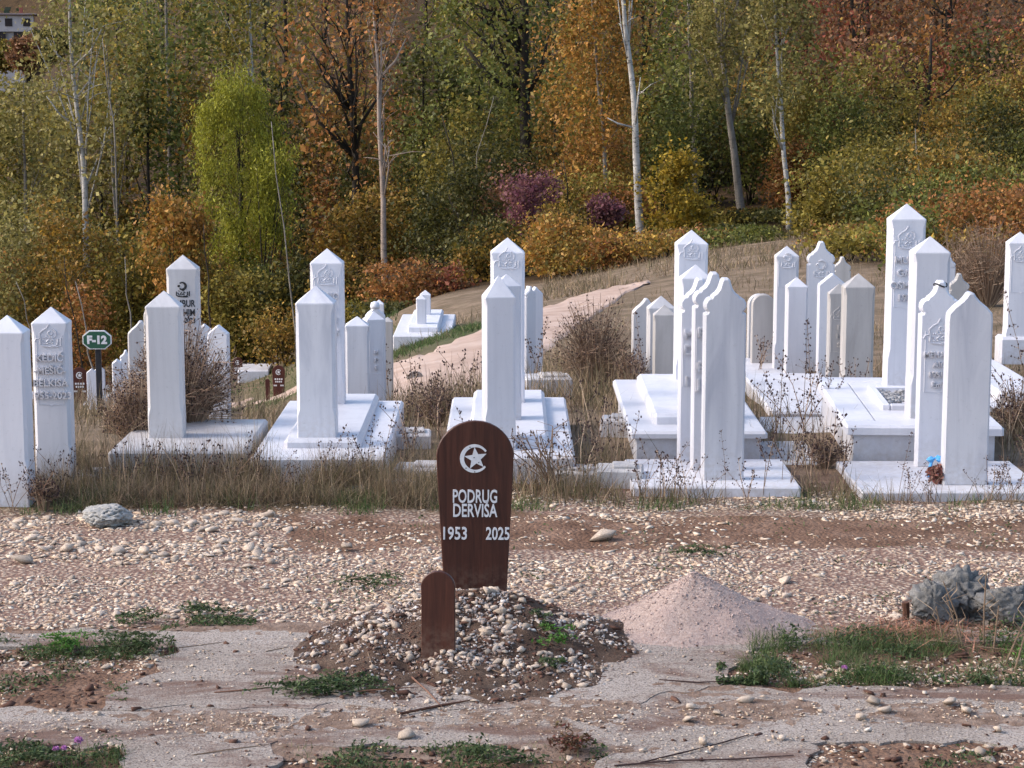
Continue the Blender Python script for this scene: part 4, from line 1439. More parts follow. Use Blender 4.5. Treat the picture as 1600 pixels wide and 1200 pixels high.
# ------------------------------------------------------------------ grey lumps of concrete, rusty stub, rubble heap
def lump(px0, px1, py0, py1, d, label, seed, name='concrete_lump', mat='lump', sy=.8, loc_noise=.35):
    import bmesh
    cx = (px0 + px1) / 2
    a, b = at(cx, py0, d), at(cx, py1, d)
    sc = scale_at(d, .2)
    w = (px1 - px0) / sc; h = a.z - max(b.z, -.02)
    bm = bmesh.new(); bmesh.ops.create_icosphere(bm, subdivisions=5, radius=1)
    o = Vector((seed * 3.7, seed * 1.3, seed * 7.1)); rq = random.Random(seed)
    pl = [(Vector((rq.gauss(0, 1), rq.gauss(0, 1), rq.gauss(0, .7))).normalized(), rq.uniform(.7, .95)) for _ in range(9)]
    for v in bm.verts:
        p = v.co.copy()
        r = 1 + loc_noise * mnoise.noise(p * 1.3 + o) + .34 * abs(mnoise.noise(p * 2.6 + o)) + .16 * mnoise.noise(p * 6.5 + o) + .09 * mnoise.noise(p * 14 + o) + .04 * mnoise.noise(p * 30 + o)
        p = p * (r - .22 * max(0, abs(mnoise.noise(p * 2.1 + o * 2)) < .06))
        for nn, dd in pl:
            e = p.dot(nn) - dd
            if e > 0: p -= nn * e * .8
        v.co = p * (1 + .08 * mnoise.noise(p * 5 + o) + .03 * mnoise.noise(p * 13 + o) + .015 * mnoise.noise(p * 26 + o))
    xs = [v.co.x for v in bm.verts]; zs = [v.co.z for v in bm.verts]
    for v in bm.verts:
        v.co.x = (v.co.x - (max(xs) + min(xs)) / 2) * w / (max(xs) - min(xs))
        v.co.y *= w / 2 * sy
        v.co.z = (v.co.z - min(zs)) * (h * 1.12) / (max(zs) - min(zs)) - h * .12
    me = bpy.data.meshes.new(name); bm.to_mesh(me); bm.free()
    me.materials.append(M[mat])
    me.polygons.foreach_set('use_smooth', [True] * len(me.polygons))
    ob = link(name, me, None, (a.x, d, 0 if py1 < 984 else ZC))
    tag(ob, label, 'concrete lump' if 'concrete' in name else 'rubble heap')


dl = G(1500, 985).y
lump(1420, 1500, 903, 974, dl + .15, 'rounded grey concrete lump next to the rusty metal stub', 1)
lump(1456, 1552, 886, 980, dl + .34, 'tallest craggy grey concrete lump in the middle of the three', 2)
lump(1522, 1616, 922, 988, dl + .12, 'low grey concrete lump cut by the picture edge', 3)
lump(128, 208, 793, 826, G(165, 826).y + .12, 'pale grey heap of hardened rubble before the grave edge', 5, 'rubble_heap', 'rubble', .8, .25)
p = G(1415, 972)
mb = MB(); mb.tube([(0, 0, -.05), (.002, 0, .06), (-.004, 0, .115)], [.02, .02, .022], 8)
o = mb.build('metal_stub', M['rust'], None, loc=(p.x, p.y, 0)); tag(o, 'short rusty metal stub poking out beside the grey concrete lumps', 'metal stub')

# ------------------------------------------------------------------ plants
def blades(P, H, W, m, name, lean=.35, droop=.3, segs=2):
    """grass blades as bent strips: P roots (n,3), H heights (n,), W widths"""
    n = len(P)
    a = RNG.uniform(0, 2 * np.pi, n); l = np.abs(RNG.normal(0, lean, n))
    dirx, diry = np.cos(a), np.sin(a)
    b = RNG.uniform(0, 2 * np.pi, n)
    sx, sy = np.cos(b) * W / 2, np.sin(b) * W / 2
    rows = []
    for k in range(segs + 1):
        q = k / segs
        off = (l * q + droop * l * q * q) * H
        zz = H * (q - .25 * l * q * q)
        c = P + np.stack([dirx * off, diry * off, zz], -1)
        wq = 1 - q * .85
        side = np.stack([sx * wq, sy * wq, np.zeros(n)], -1)
        rows += [c - side, c + side]
    V = np.stack(rows, 1).reshape(-1, 3)
    st = (segs + 1) * 2
    base = np.arange(n) * st
    Fc = np.concatenate([np.stack([base + 2 * k, base + 2 * k + 1, base + 2 * k + 3, base + 2 * k + 2], -1) for k in range(segs)])
    return np_mesh(name, V, Fc, m)


def leaves_mesh(name, P, S, m, up=.3, elong=1.6, droop=0.0):
    """diamond leaves, folded a little along the middle; P (n,3), S lengths"""
    n = len(P)
    nrm = RNG.normal(0, 1, (n, 3)); nrm[:, 2] += up * 2
    nrm /= np.linalg.norm(nrm, axis=1, keepdims=True)
    t = RNG.normal(0, 1, (n, 3)); t[:, 2] -= droop * 2.5
    t -= (t * nrm).sum(1, keepdims=True) * nrm
    t /= np.linalg.norm(t, axis=1, keepdims=True) + 1e-9
    b = np.cross(nrm, t)
    L = S[:, None] * .5; Wd = L / elong
    V = np.stack([P - t * L, P + b * Wd + nrm * Wd * .25, P + t * L, P - b * Wd + nrm * Wd * .25], 1).reshape(-1, 3)
    i = np.arange(n)[:, None] * 4
    return np_mesh(name, V, i + np.array([[0, 1, 2, 3]]), m)


def scatter(n, px0, px1, d0, d1, fn=None):
    """random roots between two pixel columns and two depths, on the terrain"""
    y = RNG.uniform(d0, d1, n); px = RNG.uniform(px0, px1, n)
    x = (px - 800) / F * (y * CP + CAMH * SP)
    if fn is not None:
        k = fn(x, y, px); x, y = x[k], y[k]
    return np.stack([x, y, terrain(x, y)], -1)


def patchy(sc, thr, z):
    return lambda x, y, px: fbm_np(x, y, sc, z, 2) + RNG.uniform(-.25, .25, len(x)) > thr


def grass_stuff(name, parts, m):
    """several batches of blades joined in one object"""
    VV, FF, off = [], [], 0
    for P, H, W, lean in parts:
        if len(P) == 0: continue
        me = blades(P, H, W, None, 'tmp', lean)
        v = np.empty(len(me.vertices) * 3, np.float32); me.vertices.foreach_get('co', v)
        f = np.empty(len(me.loops), np.int32); me.loops.foreach_get('vertex_index', f)
        VV.append(v.reshape(-1, 3)); FF.append(f.reshape(-1, 4) + off); off += len(me.vertices)
        bpy.data.meshes.remove(me)
    o = link(name, np_mesh(name, np.concatenate(VV), np.concatenate(FF), m))
    return tag(o, kind='stuff')


def hgt(n, mean, sd): return np.clip(RNG.normal(mean, sd, n), mean * .3, mean * 2.2)
SLABS = [(168, 384, 15.3, 16.75), (390, 602, 15.2, 17.9), (690, 899, 15.25, 18.1), (984, 1200, 15.95, 18.9), (1336, 1582, 15.9, 18.5), (988, 1252, 14.8, 15.9), (1346, 1640, 14.65, 15.85), (1206, 1348, 18.9, 21.4), (1168, 1262, 21.8, 24.4), (620, 700, 38.2, 41), (1545, 1680, 19.3, 22.4)]
def off_slabs(x, y, px):
    k = np.ones(len(x), bool)
    for a, b, c, d in SLABS:
        s = c * CP + 2.9 * SP
        xa, xb = (a - 800) / F * s, (b - 800) / F * s
        k &= ~((x > xa) & (x < xb) & (y > c) & (y < d))
    return k
def both(f): return lambda x, y, px: f(x, y, px) & off_slabs(x, y, px) & ~on_track(px, y)

bt = []
P = scatter(12000, -60, 690, 14.45, 15.4, both(patchy(1.9, -.02, 1.0))); bt.append((P, hgt(len(P), .19, .08), np.full(len(P), .005), .6))
P = scatter(8000, -60, 700, 14.35, 15.3, both(patchy(1.6, -.05, 1.5))); bt.append((P, hgt(len(P), .13, .05), np.full(len(P), .005), 1.3))
P = scatter(5000, 90, 420, 15.0, 15.9, both(patchy(1.4, -.3, 1.0))); bt.append((P, hgt(len(P), .30, .09), np.full(len(P), .006), .35))
P = scatter(2500, 380, 640, 14.9, 15.2, patchy(2.0, -.2, 9.0)); bt.append((P, hgt(len(P), .26, .08), np.full(len(P), .005), .45))
P = scatter(5000, 560, 1010, 14.6, 16.2, both(patchy(1.6, -.02, 2.0))); bt.append((P, hgt(len(P), .20, .08), np.full(len(P), .006), .5))
P = scatter(3500, 800, 1650, 14.5, 15.2, both(patchy(1.6, .05, 3.0))); bt.append((P, hgt(len(P), .14, .06), np.full(len(P), .006), .5))
P = scatter(14000, -80, 1700, 15.8, 24, both(patchy(.8, -.1, 4.0))); bt.append((P, hgt(len(P), .26, .10), np.full(len(P), .008), .4))
P = scatter(12000, -80, 1700, 24, 46, both(patchy(.5, .0, 5.0))); bt.append((P, hgt(len(P), .18, .08), np.full(len(P), .013), .5))
P = scatter(5000, 600, 1010, 19, 29, both(patchy(.8, -.1, 4.0))); bt.append((P, hgt(len(P), .38, .12), np.full(len(P), .010), .4))
P = scatter(9000, 850, 1400, 46, 58, both(patchy(.5, -.05, 5.0))); bt.append((P, hgt(len(P), .20, .08), np.full(len(P), .02), .5))
grass_stuff('dry_grass', bt, M['dry'])
bt = []
P = scatter(6500, -60, 720, 14.15, 14.9, patchy(2.2, .22, 6.0)); bt.append((P, hgt(len(P), .09, .03), np.full(len(P), .006), .6))
P = scatter(5500, 780, 1700, 14.3, 14.95, patchy(2.2, .20, 7.0)); bt.append((P, hgt(len(P), .07, .03), np.full(len(P), .006), .6))
P = scatter(2600, -60, 1700, 11.6, 14.3, patchy(1.5, .42, 8.0)); bt.append((P, hgt(len(P), .035, .015), np.full(len(P), .005), .9))
P = scatter(7000, 540, 760, 34.5, 39, both(patchy(.3, -.1, 6.0))); bt.append((P, hgt(len(P), .06, .03), np.full(len(P), .018), .5))
P = scatter(6000, 350, 620, 50, 66, both(patchy(.3, -.1, 6.0))); bt.append((P, hgt(len(P), .10, .04), np.full(len(P), .025), .5))
grass_stuff('green_grass', bt, M['grassgreen'])


# green weeds on plots: feathery leaves near the ground
def weed_patch(name, regions, m, label_kind='stuff'):
    PP, SS = [], []
    for n, px0, px1, py0, py1, h, thr in regions:
        px = RNG.uniform(px0, px1, n); py = RNG.uniform(py0, py1, n)
        W_ = [G(a, b) for a, b in zip(px, py)]
        x = np.array([w.x for w in W_]); y = np.array([w.y for w in W_])
        q = fbm_np(x, y, 3.2, 2.5, 3)
        k = q + RNG.uniform(-.15, .15, n) > thr
        x, y, q = x[k], y[k], q[k]
        hh = np.abs(RNG.normal(0, 1, len(x))) * h * np.clip(q - thr + .35, .2, 1.2)
        PP.append(np.stack([x, y, .01 + np.minimum(hh, h * 2)], -1)); SS.append(RNG.uniform(.014, .036, len(x)))
    P = np.concatenate(PP); S = np.concatenate(SS)
    return tag(link(name, leaves_mesh(name, P, S, m, .5, 2.6)), kind='stuff')


bt = []
def root_px(n, px0, px1, py0, py1, thr, z=0.0, sc=3.0):
    px = RNG.uniform(px0, px1, n); py = RNG.uniform(py0, py1, n)
    W_ = np.array([G(a, b)[:] for a, b in zip(px, py)])
    k = fbm_np(W_[:, 0], W_[:, 1], sc, z, 2) + RNG.uniform(-.2, .2, n) > thr
    return W_[k]
for n, x0, x1, y0, y1, thr, h in [(8000, 1170, 1660, 1000, 1076, .05, .085), (3000, 1150, 1250, 1030, 1076, -.1, .04), (1300, -40, 275, 1004, 1034, .12, .06), (700, -40, 200, 1180, 1215, -.1, .06), (900, 440, 950, 1172, 1215, .05, .04)]:
    P = root_px(n, x0, x1, y0, y1, thr); bt.append((P, hgt(len(P), h, h * .4), np.full(len(P), .0042), .8))
grass_stuff('weedy_grass', bt, M['grassgreen'])
weed_patch('ground_weeds', [(13000, 1165, 1660, 1000, 1076, .075, .05), (2500, 1120, 1200, 1045, 1075, .03, .0), (3000, -40, 272, 1004, 1036, .05, .12), (1500, -40, 200, 1040, 1100, .02, .25),
                            (3500, 440, 950, 1172, 1215, .04, .02), (2200, -40, 195, 1176, 1215, .05, .05), (1500, 1290, 1640, 1180, 1215, .03, .2), (1500, 180, 400, 965, 982, .02, .1), (4200, 480, 1600, 800, 962, .014, .36)], M['weed'])
weed_patch('fresh_clover', [(900, 1300, 1500, 1030, 1070, .03, .1), (500, 1560, 1640, 1010, 1060, .05, -.1), (260, 75, 125, 1000, 1028, .06, -.3)], M['weed_bright'])
# straw raked up before the grey lumps
n = 1300
px = RNG.normal(1420, 60, n); py = RNG.normal(996, 9, n)
W_ = np.array([G(a, b)[:] for a, b in zip(px, py)])
tag(link('dry_straw', leaves_mesh('dry_straw', W_ + np.column_stack([np.zeros((n, 2)), np.abs(RNG.normal(.015, .02, n))]), RNG.uniform(.06, .20, n), M['straw'], 1.2, 22)), kind='stuff')
# soil litter: dark clods on plots and walks
n = 2600
px = RNG.uniform(-60, 1660, n); py = RNG.uniform(1000, 1215, n)
k = np.array([any(in_poly(a, b, p) for p in PLOTS) or random.random() < .12 for a, b in zip(px, py)])
W_ = np.array([G(a, b, .01)[:] for a, b in zip(px[k], py[k])])
W_[:, 2] = np.where([any(in_poly(a, b, p) for p in PLOTS) for a, b in zip(px[k], py[k])], .012, ZC + .004)
tag(link('soil_crumbs', stones_mesh('soil_crumbs', W_, np.clip(np.exp(RNG.normal(math.log(.009), .5, len(W_))), .003, .03), M['clod'], TPL1, .7), ground), kind='stuff')


# a dry weed: branching stems with dark seed heads
def weed_mesh(seed, stems, h, spread, buds, r0=.0028):
    rs = random.Random(seed)
    ms, mh = MB(), MB()
    for _ in range(stems):
        a = rs.uniform(0, 6.28); ln = rs.uniform(.1, 1) * spread
        hh = h * rs.uniform(.6, 1.1)
        p0 = Vector((rs.gauss(0, .02), rs.gauss(0, .02), 0)); tip = Vector((math.cos(a) * ln, math.sin(a) * ln, hh))
        mid = p0.lerp(tip, .5) + Vector((rs.gauss(0, .03), rs.gauss(0, .03), hh * .10))
        path = [p0, p0.lerp(mid, .5) + Vector((0, 0, hh * .03)), mid, mid.lerp(tip, .55), tip]
        ms.tube(path, [r0, r0 * .9, r0 * .75, r0 * .6, r0 * .4], 4, False)
        nb = int(buds * rs.uniform(.6, 1.3))
        for k in range(nb):
            q = rs.uniform(.30, 1.0)
            i = min(3, int(q * 4)); c = path[i].lerp(path[i + 1], q * 4 - i)
            off = Vector((rs.gauss(0, 1), rs.gauss(0, 1), rs.uniform(0, 1.2))) * (.025 * (1.2 - q) + .006)
            e = c + off
            ms.tube([c, e], [r0 * .45, r0 * .3], 3, False)
            s = rs.uniform(.0035, .0075)
            mh.add([e + Vector((s, 0, 0)), e + Vector((0, s, 0)), e + Vector((-s, 0, 0)), e + Vector((0, -s, 0)), e + Vector((0, 0, s * 1.5)), e + Vector((0, 0, -s * 1.2))],
                   [(0, 1, 4), (1, 2, 4), (2, 3, 4), (3, 0, 4), (1, 0, 5), (2, 1, 5), (3, 2, 5), (0, 3, 5)])
    return ms.mesh('stems', M['stem_dry']), mh.mesh('seed_heads', M['seed'])


WEEDS = [weed_mesh(1, 3, .55, .22, 22), weed_mesh(2, 5, .45, .30, 16), weed_mesh(3, 2, .75, .16, 34), weed_mesh(4, 6, .38, .34, 14), weed_mesh(5, 1, .8, .25, 36)]
def weed(px, d, k, sc, label, group, z=None, rz=None):
    x = (px - 800) / scale_at(d, 0)
    o = empty('dried_weed', (x, d, T(x, d) if z is None else z), random.uniform(0, 6.28) if rz is None else rz, label, 'dried weed', group)
    o.scale = (sc, sc, sc)
    a, b = WEEDS[k]
    link('stems', a, o); tag(link('seed_heads', b, o), kind='stuff')
    return o


GW = 'dried weeds with dark seed heads among the graves'
WLAND = [(30, 14.3, 'before the two pillars at the picture edge'), (100, 14.5, 'below the name KEDIĆ'), (200, 14.8, 'behind the rubble heap'), (300, 14.8, 'below the dull grey foot pillar'), (400, 14.8, 'by the corner of the dry-bush slab'),
         (470, 14.8, 'before the streaked foot pillar'), (570, 14.9, 'before the stepped slab in the brown grass'), (635, 16, 'in the gap beside the large wooden marker'), (690, 17, 'behind the large wooden marker'), (660, 22, 'by the weathered grey marker'), (605, 22.5, 'by the thin speckled pillar'),
         (730, 20, 'on the far side of the marker slab'), (835, 22, 'by the slim scalloped stone'), (800, 15, 'close behind the large wooden marker'), (870, 15, 'beside the bundle of dead stalks'), (930, 16, 'among the rough kerb blocks'), (1010, 19, 'before the pale rounded stones'), (1020, 14.7, 'before the low white step'),
         (1090, 14.6, 'before the front scalloped stone'), (1160, 14.6, 'at the corner of the front scalloped stone'), (1220, 14.9, 'at the end of the low white step'), (1280, 15.4, 'in the gap before the raised tomb'), (1215, 17, 'by the white kerb frame'), (1290, 17.7, 'before the grey pair'), (1250, 19, 'by the broad white slab'), (1185, 23.5, 'by the round-topped stones'), (1350, 19.4, 'behind the raised tomb corner'),
         (1410, 14.5, 'before the low front slab'), (1450, 14.5, 'before the dried red flowers'), (1550, 14.5, 'before the arched stone'), (1600, 14.8, 'at the end of the front slab'), (1590, 17.3, 'beside the far end of the tomb')]
_ws = {}
for px, d, k, s in [(505, 14.9, 0, 1.0), (545, 14.95, 2, .75), (570, 14.9, 2, 1.0), (590, 14.85, 4, .9), (620, 15.4, 1, 1.1), (640, 16.5, 3, 1.3), (690, 17, 1, 1.3), (480, 14.7, 1, .8), (440, 14.7, 3, .9), (410, 14.9, 1, .9),
                    (360, 14.8, 3, 1.1), (320, 14.8, 1, 1.0), (290, 14.7, 3, 1.1), (255, 14.8, 1, 1.0), (200, 14.8, 3, 1.0), (60, 14.3, 3, 1.0), (100, 14.55, 1, 1.0), (20, 14.3, 1, .9),
                    (830, 14.9, 1, 1.3), (870, 15.0, 3, 1.2), (760, 15.0, 0, 1.2), (1005, 14.7, 3, 1.0), (1035, 14.6, 1, 1.0), (1060, 14.7, 3, .8), (1130, 14.6, 4, .7), (1165, 14.6, 3, .8), (1195, 14.8, 2, 1.0), (1230, 15.0, 1, 1.2),
                    (1265, 15.3, 3, 1.3), (1290, 15.6, 0, 1.3), (1215, 17.0, 2, 1.35), (1275, 17.6, 4, 1.2), (1300, 17.8, 2, 1.1), (1250, 17.8, 1, 1.5), (1400, 14.5, 4, .7), (1420, 14.6, 1, .7), (1560, 14.5, 2, .6), (1580, 14.5, 3, 1.0), (1540, 14.45, 1, .8), (1600, 14.8, 1, 1.2),
                    (1000, 18.9, 2, 1.3), (1015, 19.0, 4, 1.2), (1185, 23.5, 1, 1.4), (1590, 17.5, 1, 1.6), (1575, 17.0, 3, 1.5), (1610, 18.5, 4, 1.5), (1350, 19.4, 1, 1.3), (605, 22.5, 2, 1.6), (835, 22.0, 2, 1.5), (700, 22, 3, 1.6), (655, 22, 1, 1.6),
                    (730, 20, 1, 1.5), (1080, 14.55, 1, .9), (1310, 15.2, 1, 1.0), (1450, 14.5, 3, .6), (910, 15.2, 3, 1.2), (950, 15.6, 1, 1.3), (930, 16.8, 3, 1.4), (1250, 19.0, 4, 1.2), (1620, 15.4, 3, 1.4)]:
    look = ('three-stemmed', 'spreading many-stemmed', 'two-stemmed tall', 'low bushy', 'single-stalked')[k]
    spot = min(WLAND, key=lambda q: abs(q[0] - px) + 14 * abs(q[1] - d))[2]
    l = look + ' dried weed with dark seed heads ' + spot
    _ws[l] = _ws.get(l, 0) + 1
    if _ws[l] > 1: l = ('second ', 'third ', 'fourth ', 'fifth ')[_ws[l] - 2] + l
    l = l.replace('spreading many', 'many').replace('dried weed with dark seed heads', 'dark-seeded dried weed')
    weed(px, d, k, s, l, GW)


# dry bush round the foot pillar, and other brown bushes
def twig_bush(px, d, wpx, hpx, n, label, mcol='stem_dry', seeds=True, seed=1, z=None, name='dry_bush'):
    rs = random.Random(seed)
    sc = scale_at(d, 0); w, h = wpx / sc / 2, hpx / sc
    x0 = (px - 800) / sc
    root = empty(name, (x0, d, T(x0, d) if z is None else z), 0, label, 'bush')
    ms, mh = MB(), MB()
    for _ in range(n):
        a = rs.uniform(0, 6.28); q = math.sqrt(rs.random())
        tip = Vector((math.cos(a) * q * w, math.sin(a) * q * w * .6, h * rs.uniform(.35, 1.0) * math.sqrt(max(.05, 1 - .75 * q * q))))
        p0 = Vector((math.cos(a) * w * .12 * rs.random(), math.sin(a) * w * .1, 0))
        mid = p0.lerp(tip, .5) + Vector((0, 0, h * .12))
        r = .003 * (1 + d / 40)
        ms.tube([p0, mid, tip], [r, r * .75, r * .4], 3, False)
        for k in range(3):
            c = mid.lerp(tip, rs.random()); e = c + Vector((rs.gauss(0, .06), rs.gauss(0, .06), rs.uniform(.0, .09))) * (h / .8)
            ms.tube([c, e], [r * .5, r * .35], 3, False)
            if seeds:
                for _k in range(1):
                    s = rs.uniform(.003, .007) * (1 + d / 40); e2 = c.lerp(e, rs.uniform(.4, 1)) + Vector((rs.gauss(0, .01), rs.gauss(0, .01), rs.gauss(0, .01)))
                    mh.add([e2 + Vector((s, 0, 0)), e2 + Vector((0, s, 0)), e2 + Vector((-s, 0, 0)), e2 + Vector((0, -s, 0)), e2 + Vector((0, 0, s * 1.4)), e2 - Vector((0, 0, s))],
                           [(0, 1, 4), (1, 2, 4), (2, 3, 4), (3, 0, 4), (1, 0, 5), (2, 1, 5), (3, 2, 5), (0, 3, 5)])
    ms.build('twigs', M[mcol], root)
    if seeds: tag(mh.build('seed_heads', M['seed'], root), kind='stuff')


twig_bush(286, 16.7, 205, 225, 620, 'bushy brown dead plant spreading round the dull grey foot pillar', seed=3)
twig_bush(215, 16.3, 130, 150, 420, 'brown dead plant on the sign side of the dull grey foot pillar', seed=4)
twig_bush(350, 16.6, 70, 60, 60, 'low dry plant at the end of the slab under the brown bush', seed=5)
twig_bush(930, 21.5, 150, 170, 320, 'tall dry bush between the wooden marker graves and the scalloped group', seed=6)
twig_bush(985, 20.5, 70, 100, 110, 'smaller dry bush leaning on the beige pillar', seed=7)
twig_bush(1290, 15.9, 80, 60, 90, 'dark dead weed clump in the gap beside the raised tomb', seed=8)
twig_bush(1590, 17.2, 110, 110, 160, 'dry weeds crowding the far end of the raised tomb', seed=9)
twig_bush(70, 14.35, 60, 60, 90, 'dark dry tuft between the two white pillars at the edge', seed=10)
twig_bush(680, 18.5, 110, 80, 160, 'dry weed clump in the gap beside the slab behind the wooden marker', seed=11)


def stalk_bundle():
    p = (852 - 800) / scale_at(14.95, .1)
    root = empty('stalk_bundle', (p, 14.95, 0), 0, 'bundle of bent dead stalks leaning by the white slab behind the wooden marker', 'stalks')
    rs = random.Random(5)
    for k in range(22):
        a = rs.uniform(-.9, .9)
        b = Vector((rs.gauss(.10, .06), rs.gauss(0, .04), 0)); t = Vector((-.10 + rs.gauss(0, .10), rs.gauss(0, .05), rs.uniform(.25, .50)))
        e = t + Vector((rs.gauss(.02, .12), rs.gauss(0, .06), rs.uniform(-.06, .10)))
        mb = MB(); mb.tube([b, b.lerp(t, .5) + Vector((rs.gauss(0, .02), 0, .02)), t, e], [.0045, .004, .0035, .0015], 4)
        mb.build('stalk', M['stem_dry'], root)
stalk_bundle()


# dead stalks before the grey lumps
def dead_stalks():
    rs = random.Random(9)
    for k, (px, py, h, lx, lab) in enumerate([(1537, 1010, .42, 0.0, 'tallest straight dead stalk before the grey lumps'), (1505, 1015, .38, -.12, 'pale dead stalk leaning towards the mound'),
                                              (1500, 1012, .30, -.09, 'split dead stalk next to the pale leaning one'), (1552, 1020, .26, .02, 'short dead stalk beside the tallest one'),
                                              (1570, 1040, .34, .14, 'dead stalk leaning towards the picture edge'), (1585, 1050, .36, .10, 'rearing dead stalk at the picture edge'),
                                              (1475, 1010, .22, -.05, 'short pale dead stalk above the straw')]):
        p = G(px, py)
        root = empty('dead_stalk', (p.x, p.y, 0), 0, lab, 'dead stalk')
        mb = MB(); mb.tube([(0, 0, 0), (lx * .45 + rs.gauss(0, .005), 0, h * .5), (lx, .0, h)], [.006, .005, .003], 6)
        mb.build('stem', M['stem_dry'], root)
        mb = MB()
        for q in range(3):
            c = Vector((lx * (.3 + .2 * q), 0, h * (.35 + .2 * q)))
            mb.tube([c, c + Vector((rs.choice((-1, 1)) * .04, rs.gauss(0, .02), .05)), c + Vector((rs.gauss(0, .05), rs.gauss(0, .02), .10))], [.003, .0025, .001], 4)
        mb.build('branch', M['stem_dry'], root)
dead_stalks()


# twigs and straws lying about
def twig(pts, r, m, label, z0):
    w = [G(px, py, z) for px, py, z in pts]
    o0 = w[0]
    mb = MB(); mb.tube([q - o0 for q in w], [r] * (len(w) - 1) + [r * .5], 5)
    o = mb.build('twig', M[m], None, loc=o0); tag(o, label, 'twig')


def zm(px, py):        # height of the mound surface under a pixel
    z = 0.05
    for _ in range(6):
        q = G(px, py, z); z = ZC + max(0, mound_h(q.x, q.y)) + .012
    return z
def onmound(pts): return [(a, b, zm(a, b)) for a, b in pts]
twig(onmound([(625, 1115), (690, 1102), (735, 1094)]), .007, 'rust', 'dark stick lying across the foot of the mound', 0)
twig(onmound([(640, 1055), (668, 1080), (690, 1104)]), .005, 'straw', 'reddish stick pointing down the front of the mound', 0)
twig(onmound([(622, 986), (640, 1015), (652, 1035), (700, 1040), (760, 1043), (790, 1054)]), .0035, 'stem_dry', 'long pale root winding over the front of the mound', 0)
twig(onmound([(575, 1020), (582, 1040), (590, 1050)]), .003, 'stem_dry', 'short pale root on the bare soil of the mound', 0)
twig(onmound([(560, 1080), (610, 1076), (660, 1073)]), .004, 'straw', 'straight straw at the foot of the mound', 0)
twig(onmound([(718, 1000), (735, 985), (740, 975)]), .003, 'stem_dry', 'pale straw beside the small wooden marker', 0)
twig([(335, 1082, ZC + .006), (380, 1078, ZC + .01), (425, 1074, ZC + .006)], .004, 'straw', 'straw lying flat on the open concrete', 0)
twig([(415, 1018, ZC + .006), (450, 1011, ZC + .006)], .003, 'stem_dry', 'short straw near the top of the concrete walk', 0)
twig([(280, 1012, ZC + .006), (350, 1003, ZC + .006)], .003, 'stem_dry', 'thin straw beside the green plot corner', 0)
twig([(1290, 999, .03), (1360, 980, .06), (1420, 966, .05)], .004, 'stem_dry', 'long bent straw running up to the rusty stub', 0)
twig([(1445, 1000, .04), (1480, 1003, .05), (1510, 1006, .04)], .004, 'stem_dry', 'bright straw across the raked straw', 0)
twig([(1525, 1010, .04), (1580, 1016, .03), (1610, 1030, .02)], .004, 'stem_dry', 'pale straw at the foot of the dead stalks', 0)
twig([(1000, 1192, ZC + .005), (1070, 1175, ZC + .01), (1130, 1160, ZC + .008), (1180, 1145, ZC + .005)], .004, 'seed', 'dark runner creeping over the lower concrete', 0)
twig([(960, 1196, ZC + .005), (1060, 1188, ZC + .01), (1150, 1186, ZC + .008), (1240, 1180, ZC + .005)], .004, 'seed', 'second dark runner along the lower edge of the concrete', 0)
twig([(1030, 1062, ZC + .005), (1090, 1066, ZC + .01), (1140, 1064, ZC + .02)], .004, 'seed', 'dark runner reaching from the green weeds over the concrete', 0)
twig([(300, 1180, ZC + .005), (350, 1172, ZC + .01), (420, 1163, ZC + .005)], .003, 'stem_dry', 'dry stem bent over the lower concrete near the thistles', 0)


# fern-like sprigs at the foot of the mound
def fern(px, py, wpx, n, label, m, cat='leaf spray', hgt_=.05, name='leaf_spray', seed=1, z=None):
    z0 = zm(px, py) if z is None else z
    p = G(px, py, z0)
    w = wpx / scale_at(p.y, 0)
    rs = random.Random(seed)
    root = empty(name, p, 0, label, cat)
    PP, SS = [], []
    ms = MB()
    for k in range(n):
        a = rs.uniform(-.5, .5) + (math.pi if rs.random() < .55 else 0)
        ln = w * rs.uniform(.25, .55)
        o0 = Vector((rs.uniform(-.3, .3) * w, rs.gauss(0, .05), rs.uniform(0, hgt_)))
        e = o0 + Vector((math.cos(a) * ln, math.sin(a) * ln * .4, rs.uniform(-.02, hgt_ * .6)))
        ms.tube([o0, o0.lerp(e, .5) + Vector((0, 0, .015)), e], [.0025, .002, .001], 4, False)
        for j in range(26):
            q = rs.uniform(.1, 1)
            c = o0.lerp(e, q) + Vector((rs.gauss(0, .012), rs.gauss(0, .015), .015 * (1 - abs(2 * q - 1)) + rs.gauss(0, .006)))
            PP.append(c[:]); SS.append(rs.uniform(.015, .034))
    ms.build('stems', m, root)
    link('leaves', leaves_mesh('leaves', np.array(PP), np.array(SS), m, .7, 2.4), root)


fern(500, 1082, 165, 34, 'dark green leafy sprays lying at the corner of the mound', M['weed'], seed=2)
fern(560, 1068, 70, 12, 'smaller green spray leaning on the mound soil', M['weed'], seed=3)
fern(868, 1000, 40, 8, 'bright green sprout on the stony flank of the mound', M['weed_bright'], seed=4)
fern(862, 1045, 26, 5, 'tiny green sprout low on the stony flank of the mound', M['weed'], seed=14)
fern(848, 975, 30, 5, 'dull green sprout high on the stony flank of the mound', M['weed'], seed=15)
fern(335, 958, 90, 12, 'flat dark green tuft on the pale stones', M['weed'], 'tuft', .03, 'weed_tuft', 5, 0.02)
fern(215, 968, 80, 10, 'low green tuft nearest the concrete walk', M['weed'], 'tuft', .03, 'weed_tuft', 6, 0.02)
fern(600, 910, 110, 10, 'grey-green tuft on the stones behind the mound', M['weed'], 'tuft', .03, 'weed_tuft', 7, 0.02)
fern(105, 1018, 80, 14, 'upright fresh green tuft in the weedy plot', M['weed_bright'], 'tuft', .09, 'weed_tuft', 8, 0.02)
